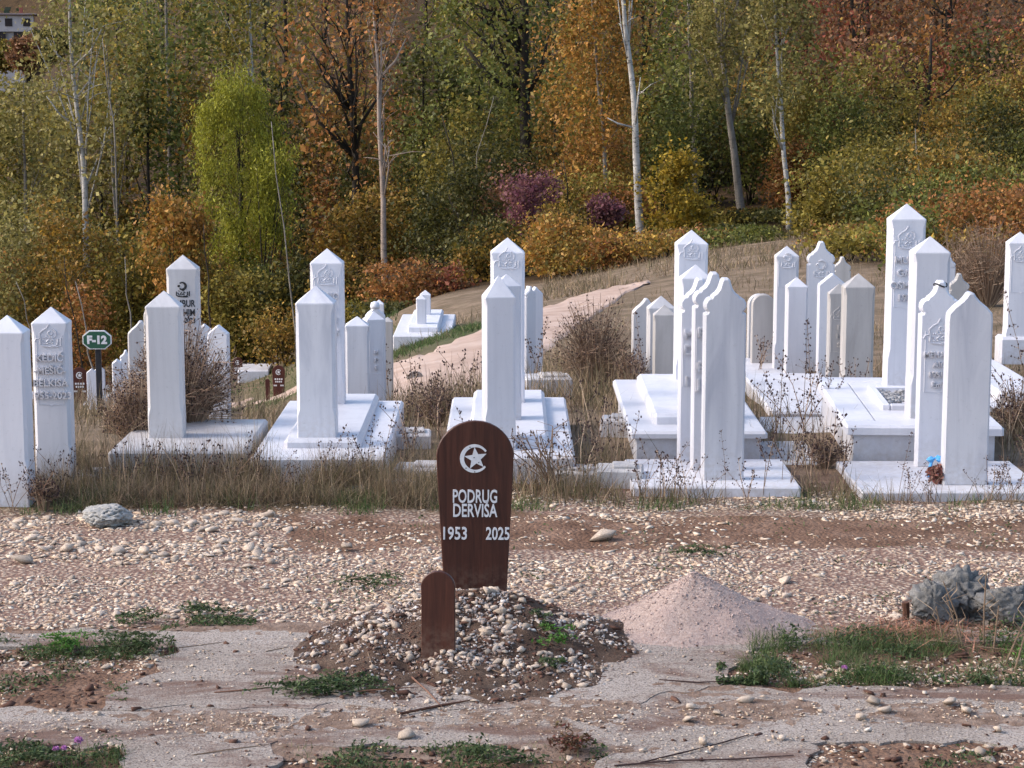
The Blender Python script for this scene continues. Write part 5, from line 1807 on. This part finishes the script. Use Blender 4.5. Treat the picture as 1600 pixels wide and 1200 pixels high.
fern(215, 1018, 100, 20, 'dark bushy tuft at the corner of the weedy plot', M['weed'], 'tuft', .08, 'weed_tuft', 9, 0.02)
fern(905, 1172, 80, 14, 'reddish leafy plant at the lower plot edge', M['redleaf'], 'plant', .06, 'leafy_plant', 10, 0.02)
fern(790, 1188, 110, 16, 'green leafy plant beside the reddish one', M['weed'], 'plant', .04, 'leafy_plant', 11, 0.02)
fern(60, 1190, 120, 22, 'green thistle leaves at the corner of the frame', M['weed'], 'plant', .05, 'leafy_plant', 12, 0.02)
fern(1100, 868, 90, 10, 'small green tuft on the bare brown soil', M['weed'], 'tuft', .03, 'weed_tuft', 13, 0.01)


def thistle(px, py, label, s=1.0):
    p = G(px, py, .02)
    root = empty('thistle', (p.x, p.y, 0.0), 0, label, 'thistle')
    h = .09 * s
    mb = MB(); mb.tube([(0, 0, 0), (.004, 0, h * .6), (0, 0, h)], [.0025, .002, .002], 5); mb.build('stem', M['weed'], root)
    n = 90
    d = RNG.normal(0, 1, (n, 3)); d[:, 2] = np.abs(d[:, 2]) + .2; d /= np.linalg.norm(d, axis=1, keepdims=True)
    link('flower', leaves_mesh('flower', d * .012 * s + np.array([0, 0, h + .004]), np.full(n, .017 * s), M['pinkflower'], .2, 2.5), root)
thistle(88, 1196, 'pink thistle flower lowest in the corner', 1.0); thistle(101, 1195, 'pink thistle flower between its two neighbours', 1.0)
thistle(124, 1194, 'largest pink thistle flower, tallest of the three', 1.35); thistle(1319, 1066, 'single pink thistle flower in the green weeds', 1.0)


# dried flowers and ribbon at the front grave
def dried_flowers():
    d = 14.95; x = (1464 - 800) / scale_at(d, .1)
    root = empty('dried_flowers', (x, d, .07), 0, 'bunch of dried reddish flowers at the foot of the arched white stone', 'flowers')
    n = 420
    v = RNG.normal(0, 1, (n, 3)); v /= np.linalg.norm(v, axis=1, keepdims=True); v *= RNG.uniform(.4, 1, (n, 1))
    link('blossoms', leaves_mesh('blossoms', v * np.array([.085, .07, .075]) + np.array([0, 0, .075]), RNG.uniform(.02, .045, n), M['dryflower'], .2, 1.4), root)
    mb = MB()
    for k in range(8):
        a = k * .8; mb.tube([(0, 0, 0), (.04 * math.cos(a), .03 * math.sin(a), .08)], [.003, .002], 4)
    mb.build('stems', M['stem_dry'], root)
    xr = (1464 - 800) / scale_at(15.2, .2)
    rb = empty('ribbon', (xr, 15.2, .07), 0, 'crumpled bright blue ribbon behind the dried reddish flowers', 'ribbon')
    for nm, cx, sx, sz, seed in (('knot', .02, .055, .030, 3), ('loop', -.05, .050, .022, 8)):
        tv, tf = blob_template(3, seed)
        v = tv.copy()
        for k in range(len(v)): v[k] *= 1 + .5 * mnoise.noise(Vector(v[k] * 2.6) + Vector((seed, 0, 0)))
        v = v * np.array([sx, .03, sz]) + np.array([cx, 0, .135])
        link(nm, np_mesh(nm, v, tf, M['blue'], False), rb)
    mb = MB(); mb.tube([(-.06, 0, 0), (-.055, -.01, .06), (-.04, 0, .12)], [.012, .014, .012], 6); mb.build('tail', M['blue'], rb)
dried_flowers()

# ------------------------------------------------------------------ trees and shrubs
def crown_points(n, rx, ry, rz, seed, shell=.55, clumps=60, csize=.22, lump=.35):
    rs = np.random.default_rng(seed)
    u = rs.normal(0, 1, (clumps, 3)); u /= (np.abs(u) ** 3).sum(1, keepdims=True) ** (1 / 3)
    rad = np.clip(shell + (1 - shell) * rs.uniform(0, 1, clumps) ** .6, 0, 1) * (1 - lump * rs.uniform(0, 1, clumps))
    c = u * rad[:, None]
    wgt = rs.uniform(.4, 1.6, clumps)
    idx = rs.choice(clumps, n, p=wgt / wgt.sum())
    sz = csize * rs.uniform(.6, 1.3, clumps)
    p = c[idx] + rs.normal(0, 1, (n, 3)) * sz[idx][:, None] * np.array([1, 1, .62])
    return p * np.array([rx, ry, rz]), c * np.array([rx, ry, rz])


def limb_paths(rs, base, top, bends):
    """a slightly crooked trunk line through the given offsets"""
    return [base.lerp(top, q) + Vector((dx, dy, 0)) for q, dx, dy in bends]


def tree(name, label, cat, pal, px, d, y0, y1, wpx, n=5000, leaf=.12, trunk=None, tr=.12, tpx=None, ty=None, shell=.5, clumps=70, csize=.2, group=None, droop=0.0, up=.25, limbs=7, seed=None, depthk=.8, elong=1.6, lean=0.0, forks=(), lump=.35):
    """crown between rows y0 (top) and y1 (bottom), wpx wide, at distance d; trunk foot at column tpx"""
    seed = seed if seed is not None else int(abs(px) * 7 + d * 13 + abs(y0))
    rs = random.Random(seed)
    top, bot = at(px, y0, d), at(px, y1, d)
    sc = scale_at(d, top.z)
    rx = wpx / sc / 2; rz = (top.z - bot.z) / 2
    bx = ((tpx if tpx is not None else px) - 800) / scale_at(d, bot.z)
    gz = T(bx, d)
    root = empty(name, (bx, d, gz), 0, label, cat, group)
    cc = Vector((top.x - bx, 0, (top.z + bot.z) / 2 - gz))
    n = int(n * (1.35 if d < 79 else .48)); leaf *= .98 if d < 79 else 1.25
    P, C = crown_points(n, rx, rx * depthk, rz, seed, shell, clumps, csize, lump)
    P = P + np.array(cc)
    P = P[P[:, 2] > .05]
    S = leaf * np.clip(np.exp(RNG.normal(-.08, .38, len(P))), .4, 2.1)
    link('crown', leaves_mesh('crown', P, S, M['leaf_' + pal], up, elong, droop), root)
    if trunk:
        if ty is not None:           # visible trunk with its own top
            tt = at(ty[0], ty[1], d); tip = Vector((tt.x - bx, 0, tt.z - gz))
        else:
            tip = cc + Vector((0, 0, rz * .75))
        mb = MB()
        path = []; k = 12
        for i in range(k + 1):
            q = i / k
            wob = math.sin(q * math.pi) * .5 + .5
            path.append(Vector((0, 0, -.3)).lerp(tip, q) + Vector((tr * 1.0 * mnoise.noise((q * 3.2, seed, 1)) * (1 if 0 < i < k else 0), tr * mnoise.noise((q * 3, seed, 5)), 0)))
        mb.tube(path, [tr * (1.15 - .8 * i / k) * (1.25 if i == 0 else 1) for i in range(k + 1)], 10)
        for (q0, dx, dz, r) in forks:
            b = path[int(q0 * k)]
            e = b + Vector((dx, rs.gauss(0, .3), dz))
            m1 = b.lerp(e, .5) + Vector((dx * .12, 0, -dz * .05))
            mb.tube([b, m1, e], [r, r * .8, r * .35], 7)
        for _ in range(limbs):
            q = rs.uniform(.35, .95); b = path[int(q * k)]
            c = Vector(C[rs.randrange(len(C))]) + cc
            if (c - b).length > rz * 1.6 or c.z < b.z - .2: c = b + (c - b) * .5; c.z = b.z + abs(c.z - b.z) * .6
            m1 = b.lerp(c, .5) + Vector((rs.gauss(0, .15), rs.gauss(0, .15), rs.uniform(0, .3)))
            r = tr * (1.15 - .8 * q) * .42
            mb.tube([b, m1, c], [r, r * .6, r * .2], 5)
            for _k in range(2):
                e = m1 + Vector((rs.gauss(0, .5), rs.gauss(0, .5), rs.uniform(.1, .9)))
                mb.tube([m1, m1.lerp(e, .5) + Vector((0, 0, .08)), e], [r * .5, r * .35, r * .1], 4)
        mb.build('trunk', M[trunk], root, True)
    else:
        mb = MB()
        for _ in range(6):
            c = Vector(C[rs.randrange(len(C))]) + cc
            b = Vector((rs.gauss(0, .15), rs.gauss(0, .15), -.2))
            mb.tube([b, b.lerp(c, .5) + Vector((rs.gauss(0, .1), 0, .15)), c], [.035, .025, .008], 5)
        mb.build('stems', M['bark_dark'], root, True)
    return root


TR = tree
# --- named trees, front to back
TR('willow_tree', 'tall yellow-green feathery tree with rounded crown', 'tree', 'lime', 366, 73, 100, 455, 140, 26000, .115, 'bark_dark', .12, 385, (370, 200), .6, 130, .13, droop=1.0, up=0, elong=3.4, lump=.2)
TR('willow_shrub', 'lower yellow-green spray hanging at the foot of the feathery tree', 'shrub', 'lime', 425, 72, 200, 400, 90, 5200, .12, None, .1, 400, None, .3, 40, .22, droop=1.0, up=0, elong=3.2)
TR('cherry_tree', 'brown-orange leaved tree with a dark trunk behind the bare pale one', 'tree', 'rust', 520, 79, -70, 330, 215, 3600, .15, 'bark_dark', .17, 562, (540, -20), .25, 90, .2, droop=.7, limbs=34, forks=((.45, -2.2, 3.2, .08), (.5, 1.4, 3.0, .07), (.6, -1.6, 2.6, .06)))
TR('bare_trunk_tree', 'slim pinkish bare trunk forked high up', 'tree', 'rust', 600, 67, -60, 90, 100, 500, .12, 'bark_pale', .10, 603, (583, 5), .3, 30, .25, limbs=14, forks=((.62, .10, 2.9, .06), (.78, .9, 1.3, .045)))
TR('oak_tree', 'big dark green oak with a heavy black forked trunk', 'tree', 'green', 765, 82, -140, 235, 230, 8500, .14, 'bark_dark', .28, 825, (815, -60), .45, 60, .17, limbs=14, forks=((.5, -2.4, 2.2, .15), (.55, 1.0, 2.6, .12), (.62, -1.8, 1.9, .1)))
TR('birch_tree', 'orange-leaved birch beside the tall white trunk', 'tree', 'orange', 925, 74, -120, 330, 170, 8200, .13, 'bark_grey', .09, 955, (925, 0), .35, 100, .18, droop=.4, limbs=10)
TR('aspen_tree', 'tall white aspen trunk with knotty black marks', 'tree', 'olive', 1000, 69, -260, 30, 150, 2200, .12, 'bark_white', .135, 1008, (972, -90), .4, 50, .2, limbs=6, forks=((.42, -.95, .35, .04), (.9, .5, .7, .03)))
TR('poplar_tree', 'full green poplar crown between the white trunk and the mottled one', 'tree', 'green', 1078, 80, -150, 300, 150, 8200, .13, 'bark_grey', .12, 1090, (1075, 0), .4, 110, .18)
TR('poplar_tree', 'green-yellow poplar with a mottled leaning grey trunk', 'tree', 'grey', 1145, 76, -160, 190, 140, 5200, .13, 'bark_grey', .15, 1165, (1115, -20), .4, 80, .18, limbs=8)
TR('birch_tree', 'pale slim birch trunk with a side fork under grey-green leaves', 'tree', 'grey', 1222, 71, -130, 215, 130, 4200, .12, 'bark_white', .09, 1236, (1208, -20), .35, 80, .18, limbs=6, forks=((.55, -.35, .55, .04), (.75, .5, 1.0, .03)))
TR('birch_tree', 'white branched birch trunk amid grey-olive leaves', 'tree', 'grey', 122, 82, -80, 330, 210, 7800, .13, 'bark_white', .14, 140, (106, -40), .4, 110, .18, limbs=12, forks=((.60, -1.1, 1.3, .05), (.68, .9, 1.6, .04), (.80, 1.3, 1.5, .05), (.82, -1.0, 1.2, .04)))
TR('birch_tree', 'thin grey birch behind the white branched one', 'tree', 'olive', 182, 88, -90, 280, 130, 5200, .13, 'bark_grey', .09, 186, (165, 60), .4, 80, .18, limbs=8)
TR('poplar_tree', 'rich green poplar behind the feathery yellow-green tree', 'tree', 'green', 258, 94, -120, 210, 170, 7200, .14, 'bark_grey', .12, 262, None, .4, 100, .18)
TR('poplar_tree', 'yellowing poplar above the feathery tree tip', 'tree', 'olive', 350, 98, -130, 130, 140, 5500, .15, 'bark_white', .10, 395, (390, -60), .4, 80, .18)
TR('poplar_tree', 'grey-olive tree below the far house', 'tree', 'grey', 35, 86, 85, 400, 150, 7600, .13, 'bark_grey', .1, 40, None, .4, 110, .18)
TR('beech_tree', 'dark red-brown tree in the top corner', 'tree', 'brown', 1500, 98, -140, 120, 250, 7200, .15, 'bark_dark', .2, 1460, None, .4, 90, .19, limbs=14)
TR('beech_tree', 'reddish brown tree next to the grey-green birch leaves', 'tree', 'red', 1330, 97, -110, 170, 190, 6000, .15, 'bark_dark', .15, 1340, None, .4, 80, .19, limbs=10)
TR('maple_tree', 'olive-yellow spreading tree with dark branches', 'tree', 'olive', 1350, 80, 70, 290, 230, 8000, .14, 'bark_dark', .13, 1440, (1455, 60), .35, 110, .17, limbs=16, forks=((.5, -1.8, .9, .06), (.6, 1.3, 1.2, .05), (.72, -1.2, 1.2, .05)))
TR('fir_tree', 'dark blue-green tree in front of the red-brown one', 'tree', 'dark', 1545, 86, 35, 250, 150, 6500, .14, 'bark_dark', .12, 1550, None, .45, 80, .17)
TR('maple_tree', 'tawny mixed-leaf tree below the dark blue-green one', 'tree', 'mixed', 1500, 74, 170, 380, 190, 7000, .14, 'bark_dark', .12, 1442, (1445, 190), .4, 100, .17)
TR('maple_tree', 'olive understorey tree at the feet of the oak', 'tree', 'dark', 690, 78, 220, 460, 170, 6800, .14, 'bark_dark', .09, 720, (700, 200), .4, 90, .18, limbs=12)
TR('maple_tree', 'golden-green understorey tree behind the pale bare trunk', 'tree', 'mixed', 575, 76, 280, 520, 190, 7600, .15, 'bark_dark', .08, 560, None, .4, 100, .18)
# --- shrubs at the wood's edge
def SH(label, pal, px, d, y0, y1, w, n=3400, leaf=.11, name='shrub', **kw):
    TR(name, label, 'shrub', pal, px, d, y0, y1, w, n, leaf, None, .08, None, None, kw.pop('shell', .35), kw.pop('clumps', 60), kw.pop('csize', .2), **kw)
SH('orange-red shrub rising behind the black-engraved pillar', 'orange', 272, 69, 270, 520, 120, 4600, .14, droop=.6)
SH('olive shrub thicket between the sign and the orange-red shrub', 'olive', 190, 70, 330, 590, 130, 5000, .12)
SH('mixed brown and green thicket above the carved white pillar', 'mixed', 95, 70, 300, 600, 150, 6000, .12)
SH('grey-green thicket at the picture edge above the plain pillar', 'grey', -5, 70, 300, 600, 150, 5200, .12)
SH('dark russet undergrowth behind the sign', 'rust', 130, 66, 430, 620, 110, 2600, .11)
SH('yellow-green undergrowth beside the broad white stone', 'olive', 385, 68, 400, 590, 130, 5200, .12)
SH('dark olive undergrowth above the wide white slab pillars', 'dark', 470, 68, 400, 590, 140, 5200, .13)
SH('yellow-flecked thicket left of the bare pale trunk', 'mixed', 540, 66, 400, 540, 120, 3800, .14)
SH('rust-brown bramble behind the small far pillars', 'rust', 640, 60, 405, 510, 150, 4200, .10)
SH('wine-red bramble beside the small far pillars', 'red', 705, 60, 415, 500, 90, 2200, .10)
SH('orange and green bramble behind the tall head pillar', 'mixed', 760, 62, 350, 490, 130, 4200, .12)
SH('purple-leaved bush under the oak', 'purple', 832, 66, 262, 372, 95, 3200, .10)
SH('smaller purple-leaved bush beside the white aspen trunk', 'purple', 948, 66, 305, 365, 62, 2000, .10)
SH('amber shrub below the purple bush', 'orange', 880, 60, 330, 460, 150, 4600, .11)
SH('rusty grassy shrub at the top of the dry slope', 'rust', 965, 58, 365, 450, 120, 3000, .10)
SH('golden yellow shrub at the foot of the aspen', 'yellow', 1062, 68, 225, 395, 110, 4600, .12)
SH('dull olive shrub at the foot of the mottled trunk', 'dark', 1165, 60, 345, 395, 100, 3600, .09)
SH('dry tawny shrub below the golden one', 'rust', 1090, 58, 350, 420, 120, 2600, .09)
SH('russet shrub between the two pale trunks', 'rust', 1235, 76, 215, 370, 120, 4400, .13)
SH('bright olive shrub behind the scalloped stone with the crescent', 'olive', 1310, 54, 235, 460, 150, 7000, .10)
SH('dark green shrub behind the tallest head pillar', 'green', 1405, 50, 300, 520, 150, 6600, .095)
SH('small red-tinged shrub beside the bright olive one', 'red', 1335, 52, 385, 440, 50, 700, .08)
SH('deep green thicket over the stone at the picture edge', 'green', 1545, 54, 250, 440, 200, 7800, .10)
SH('tan shrub between the two green thickets', 'mixed', 1470, 57, 220, 380, 140, 4800, .11)
twig_bush(1545, 34, 170, 150, 420, 'leafless brown shrub behind the stone at the picture edge', seed=21, seeds=False)
twig_bush(1490, 36, 100, 120, 160, 'leafless brown twigs beside the beige scalloped stone', seed=22, seeds=False)

# --- slim stems one can see in the thicket
def stem(px0, py0, px1, py1, d, r, m, label):
    a, b = at(px0, py0, d), at(px1, py1, d)
    root = empty('sapling', (a.x, d, a.z), 0, label, 'sapling')
    v = b - a; rs = random.Random(int(px0))
    r *= .75
    if px0 < 300 and m in ('bark_pale', 'bark_white'): m = 'bark_grey'
    path = [v * q + Vector((rs.gauss(0, .05), 0, 0)) * (0 < q < 1) for q in (0, .25, .5, .75, 1)]
    path = [Vector((0, 0, T(a.x, d) - a.z - .2))] + path if T(a.x, d) < a.z else path
    mb = MB(); mb.tube(path, [r * (1 - .6 * i / (len(path) - 1)) for i in range(len(path))], 6); mb.build('stem', M[m], root, True)
    mb = MB()
    for k in range(5):
        q = rs.uniform(.4, 1); c = v * q
        e = c + Vector((rs.choice((-1, 1)) * rs.uniform(.15, .45), rs.gauss(0, .2), rs.uniform(.3, .9)))
        mb.tube([c, c.lerp(e, .5) + Vector((0, 0, -.05)), e], [r * .3, r * .2, r * .08], 4)
    mb.build('branch', M['bark_dark'], root, True)
stem(462, 520, 424, 190, 64, .045, 'bark_grey', 'thin grey sapling curving in front of the feathery tree')
stem(150, 590, 118, 440, 64, .05, 'bark_pale', 'pale leaning stem behind the sign post')
stem(133, 600, 100, 400, 63, .04, 'bark_dark', 'dark upright stem beside the pale leaning one')
stem(60, 560, 25, 440, 65, .035, 'bark_pale', 'thin pale stem leaning over the plain pillar')
stem(205, 520, 195, 400, 64, .04, 'bark_white', 'short white stem behind the grey pointed-arch stone')
stem(330, 520, 318, 350, 64, .05, 'bark_dark', 'dark stem rising beside the black-engraved pillar')
stem(745, 430, 690, 180, 70, .06, 'bark_dark', 'dark leaning stem in the shade of the oak')
stem(897, 400, 880, 250, 66, .05, 'bark_dark', 'dark thin stem between the purple bushes')
stem(180, 230, 160, 60, 78, .05, 'bark_grey', 'grey dead stem with a broken top near the white birch')
stem(735, 330, 772, 150, 74, .035, 'bark_grey', 'grey dead stem in front of the oak shade')
stem(1440, 330, 1430, 200, 62, .04, 'bark_grey', 'thin grey dead stem rising over the tan shrub')

# --- fill of the wood behind
LAND = [(-60, 'beside the far house'), (60, 'behind the white branched birch'), (150, 'behind the thin grey birch'), (240, 'above the orange-red shrub'), (330, 'behind the feathery yellow-green tree'),
        (430, 'between feathery tree and cherry tree'), (520, 'behind the brown-orange cherry tree'), (600, 'behind the bare pale trunk'), (680, 'between pale bare trunk and oak'), (770, 'behind the big dark oak'), (860, 'between oak and orange birch'),
        (930, 'behind the orange birch'), (1000, 'behind the white aspen trunk'), (1080, 'behind the full green poplar'), (1150, 'behind the mottled leaning trunk'), (1225, 'behind the slim forked birch'),
        (1310, 'above the bright olive shrub'), (1390, 'some way behind the tallest head pillar'), (1460, 'above the tan shrub'), (1540, 'behind the dark blue-green tree'), (1620, 'at the picture edge')]
WORD = {'dark': 'dark green', 'olive': 'olive', 'green': 'mid green', 'mixed': 'many-coloured', 'brown': 'brown', 'grey': 'grey-green', 'rust': 'rusty', 'red': 'reddish', 'orange': 'orange', 'yellow': 'yellow'}
_seen = {}
def own_label(pal, what, px):
    px = px if not 1365 < px < 1425 else 1300
    l = WORD[pal] + ' ' + what + ' ' + min(LAND, key=lambda q: abs(q[0] - px))[1]
    _seen[l] = _seen.get(l, 0) + 1
    return l if _seen[l] == 1 else l.replace(what, ('second ', 'third ', 'fourth ', 'fifth ', 'sixth ', 'seventh ', 'eighth ', 'ninth ')[min(7, _seen[l] - 2)] + what)
rs = random.Random(44)
pals = ['dark', 'olive', 'green', 'mixed', 'brown', 'dark', 'grey', 'rust']
def zone_pal(px, row):
    if px < 170: return rs.choice(['grey', 'olive', 'olive', 'green'])
    if px < 440: return rs.choice(['green', 'olive', 'olive', 'mixed', 'dark'])
    if px < 640: return rs.choice(['rust', 'mixed', 'olive', 'dark', 'brown'])
    if px < 860: return rs.choice(['dark', 'dark', 'green', 'olive'])
    if px < 1010: return rs.choice(['orange', 'mixed', 'olive', 'green'])
    if px < 1240: return rs.choice(['green', 'olive', 'green', 'mixed', 'dark'])
    return rs.choice(['brown', 'red', 'mixed', 'rust']) if row == 0 else rs.choice(['olive', 'mixed', 'green', 'rust', 'dark'])
G0, G1, G2 = 'trees filling the wood behind', 'shaded bushes filling the wood', 'young trees inside the wood'
for i in range(34):
    px = -60 + i * 51 + rs.uniform(-18, 18); d = rs.uniform(100, 130)
    y0 = rs.uniform(-200, -110) if px > 130 else rs.uniform(95, 150)
    pal = zone_pal(px, 0)
    TR('woodland_tree', own_label(pal, 'crown deep in the wood', px), 'tree', pal, px, d, y0, rs.uniform(230, 330), rs.uniform(120, 170), 4200, .19, 'bark_dark', .14, None, None, .4, 60, .24, group=G0, limbs=4)
for i in range(34):
    px = -60 + i * 51 + rs.uniform(-20, 20); d = rs.uniform(86, 97)
    y0 = rs.uniform(20, 150) if px > 130 else rs.uniform(110, 180)
    pal = zone_pal(px, 0 if px > 1240 and rs.random() < .4 else 1)
    TR('young_tree', own_label(pal, 'young tree', px), 'tree', pal, px, d, y0, y0 + rs.uniform(200, 260), rs.uniform(110, 160), 4200, .16, 'bark_dark', .09, None, None, .4, 60, .24, group=G2, limbs=4)
def ground_row(px, d):
    x = (px - 800) / scale_at(d, -2); return project(x, d, T(x, d))[1]
k_ = 0
for d0, h0, h1, step in ((41, .8, 1.7, 62), (46, 1.0, 2.0, 60), (52, 1.2, 2.2, 60), (58.5, 1.2, 2.2, 62), (64, 1.6, 3.0, 58), (70, 2.2, 4.2, 56), (76, 2.6, 5.5, 56), (82, 3.5, 6.5, 60), (90, 4, 7, 66)):
    px = -70 + rs.uniform(0, 40)
    while px < 2050:
        d = d0 + rs.uniform(-2.2, 2.2)
        if d0 < 56 and px < 1255: px += step; k_ += 1; continue
        edge = np.interp(px, [-200, 200, 450, 600, 850, 1230, 1290, 1400, 1800], [72, 71, 65, 57, 56, 56, 45, 40, 38])
        if d > edge and not (d < 73 and 925 < px < 1010 and False):
            yb = ground_row(px, d); h = rs.uniform(h0, h1); sc_ = F / (d + 1)
            row = 0 if d > 80 else 1
            pal = zone_pal(px, row)
            if row and 820 < px < 1020: pal = rs.choice(['orange', 'mixed', 'rust', 'olive', 'mixed'])
            if row and 560 < px <= 820: pal = rs.choice(['rust', 'mixed', 'dark', 'olive', 'brown', 'dark'])
            if row and px < 130: pal = rs.choice(['mixed', 'olive', 'rust', 'grey'])
            w = rs.uniform(1.6, 2.8) * sc_ * (1 + (d - 58) / 80)
            for pt, dt, yt in ((600, 67, 440), (1003, 69, 358), (1160, 76, 325), (1230, 71, 352), (550, 79, 470)):
                if d < dt and abs(px - pt) < w * .9 + 14: h = min(h, (yb - yt) / sc_)
            if h < .45: px += step * .6; k_ += 1; continue
            if 57 < d < 62 and rs.random() < .38: px += step * .8; k_ += 1; continue
            TR('wood_shrub', own_label(pal, 'knee-high shrub' if d < 49 else 'waist-high shrub' if d < 56 else 'low shrub' if d < 66 else 'shrub' if d < 79 else 'shaded bush', px), 'shrub', pal, px, d, yb - h * sc_, yb + 6, w, int((1500 + 420 * h * w / sc_ / 2.2) * (.75 if d < 62 else 1)), .088 + .0015 * max(0, d - 58), None, .1, None, None, .3, 50, .36 if d < 62 else .28, group='shrubs filling the edge of the wood', seed=900 + k_)
        px += step * rs.uniform(.8, 1.2); k_ += 1


def far_wood():
    n = 45000
    y = RNG.uniform(135, 520, n) ; px = RNG.uniform(-400, 2000, n)
    x = (px - 800) / F * y * 1.02
    k = (px > 140) | (y > 318)
    x, y, px = x[k], y[k], px[k]; n = len(x)
    z = terrain(x, y)
    q = fbm_np(x, y, .09, 3.0, 2)
    top = np.where(px < 190, 3.5, 8.0) * (1 + .5 * q)
    z = z + RNG.uniform(0, 1, n) ** .7 * top
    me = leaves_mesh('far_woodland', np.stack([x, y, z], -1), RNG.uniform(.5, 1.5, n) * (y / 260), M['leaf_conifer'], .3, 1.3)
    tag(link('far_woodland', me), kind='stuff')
far_wood()


# far house at the top corner
def far_house():
    d = 300
    a = at(18, 70, d); sc = scale_at(d, a.z)
    x0 = a.x; gz = T(x0, d)
    z0 = at(18, 50, d).z - gz
    root = empty('house', (x0, d, gz), R(12), 'far pale house with dark openings on the wooded hill', 'house')
    wall = mat_basic('pale_plaster', [(.3, (.42, .38, .38)), (.7, (.52, .48, .47))], .8, .9)
    dark = mat_basic('dark_opening', [(.3, (.03, .025, .025)), (.7, (.05, .04, .04))], 2, .9)
    roof = mat_basic('dull_roof', [(.3, (.20, .15, .14)), (.7, (.28, .22, .21))], 2, .9)
    W, H = 6.6, 2.3
    mb = MB(); mb.box((0, 0, z0 + H / 2), (W, 7, H), 0, .05); mb.build('wall', wall, root)
    mb = MB(); mb.box((0, 0, z0 / 2 - .5), (W * .55, 6, z0 + 1), 0, .05); mb.build('basement', wall, root)
    mb = MB(); mb.box((0, 0, z0 + H + .15), (W + .9, 8, .24), 0, .05); mb.build('roof', roof, root)
    mb = MB(); mb.box((1.5, 0, z0 + H + .8), (.5, .5, 1.2), 0, .02); mb.build('chimney', mat_basic('chimney_brick', [(.3, (.25, .08, .06)), (.7, (.32, .12, .09))], 4, .9), root)
    for x in (-2.3, -.2, 2.3):
        mb = MB(); mb.box((x, -3.52, z0 + 1.3), (1.0, .12, 1.1), 0, .01); mb.build('window', dark, root)
    mb = MB(); mb.box((1.2, -3.3, z0 - .9), (1.5, .5, 1.7), 0, .01); mb.build('opening', dark, root)
    mb = MB(); mb.box((-1.6, -3.3, z0 - .9), (1.8, .5, 1.7), 0, .01); mb.build('opening', dark, root)
far_house()
for px, d, y0, w, pal, lab in ((-6, 255, 58, 66, 'olive', 'round tree standing before the far house'), (40, 250, 56, 50, 'brown', 'brown tree at the corner of the far house'), (75, 262, 40, 60, 'dark', 'dark tree beside the far house')):
    TR('woodland_tree', lab, 'tree', pal, px, d, y0, y0 + 60, w, 9000, .32, 'bark_dark', .2, None, None, .4, 40, .24, limbs=3)
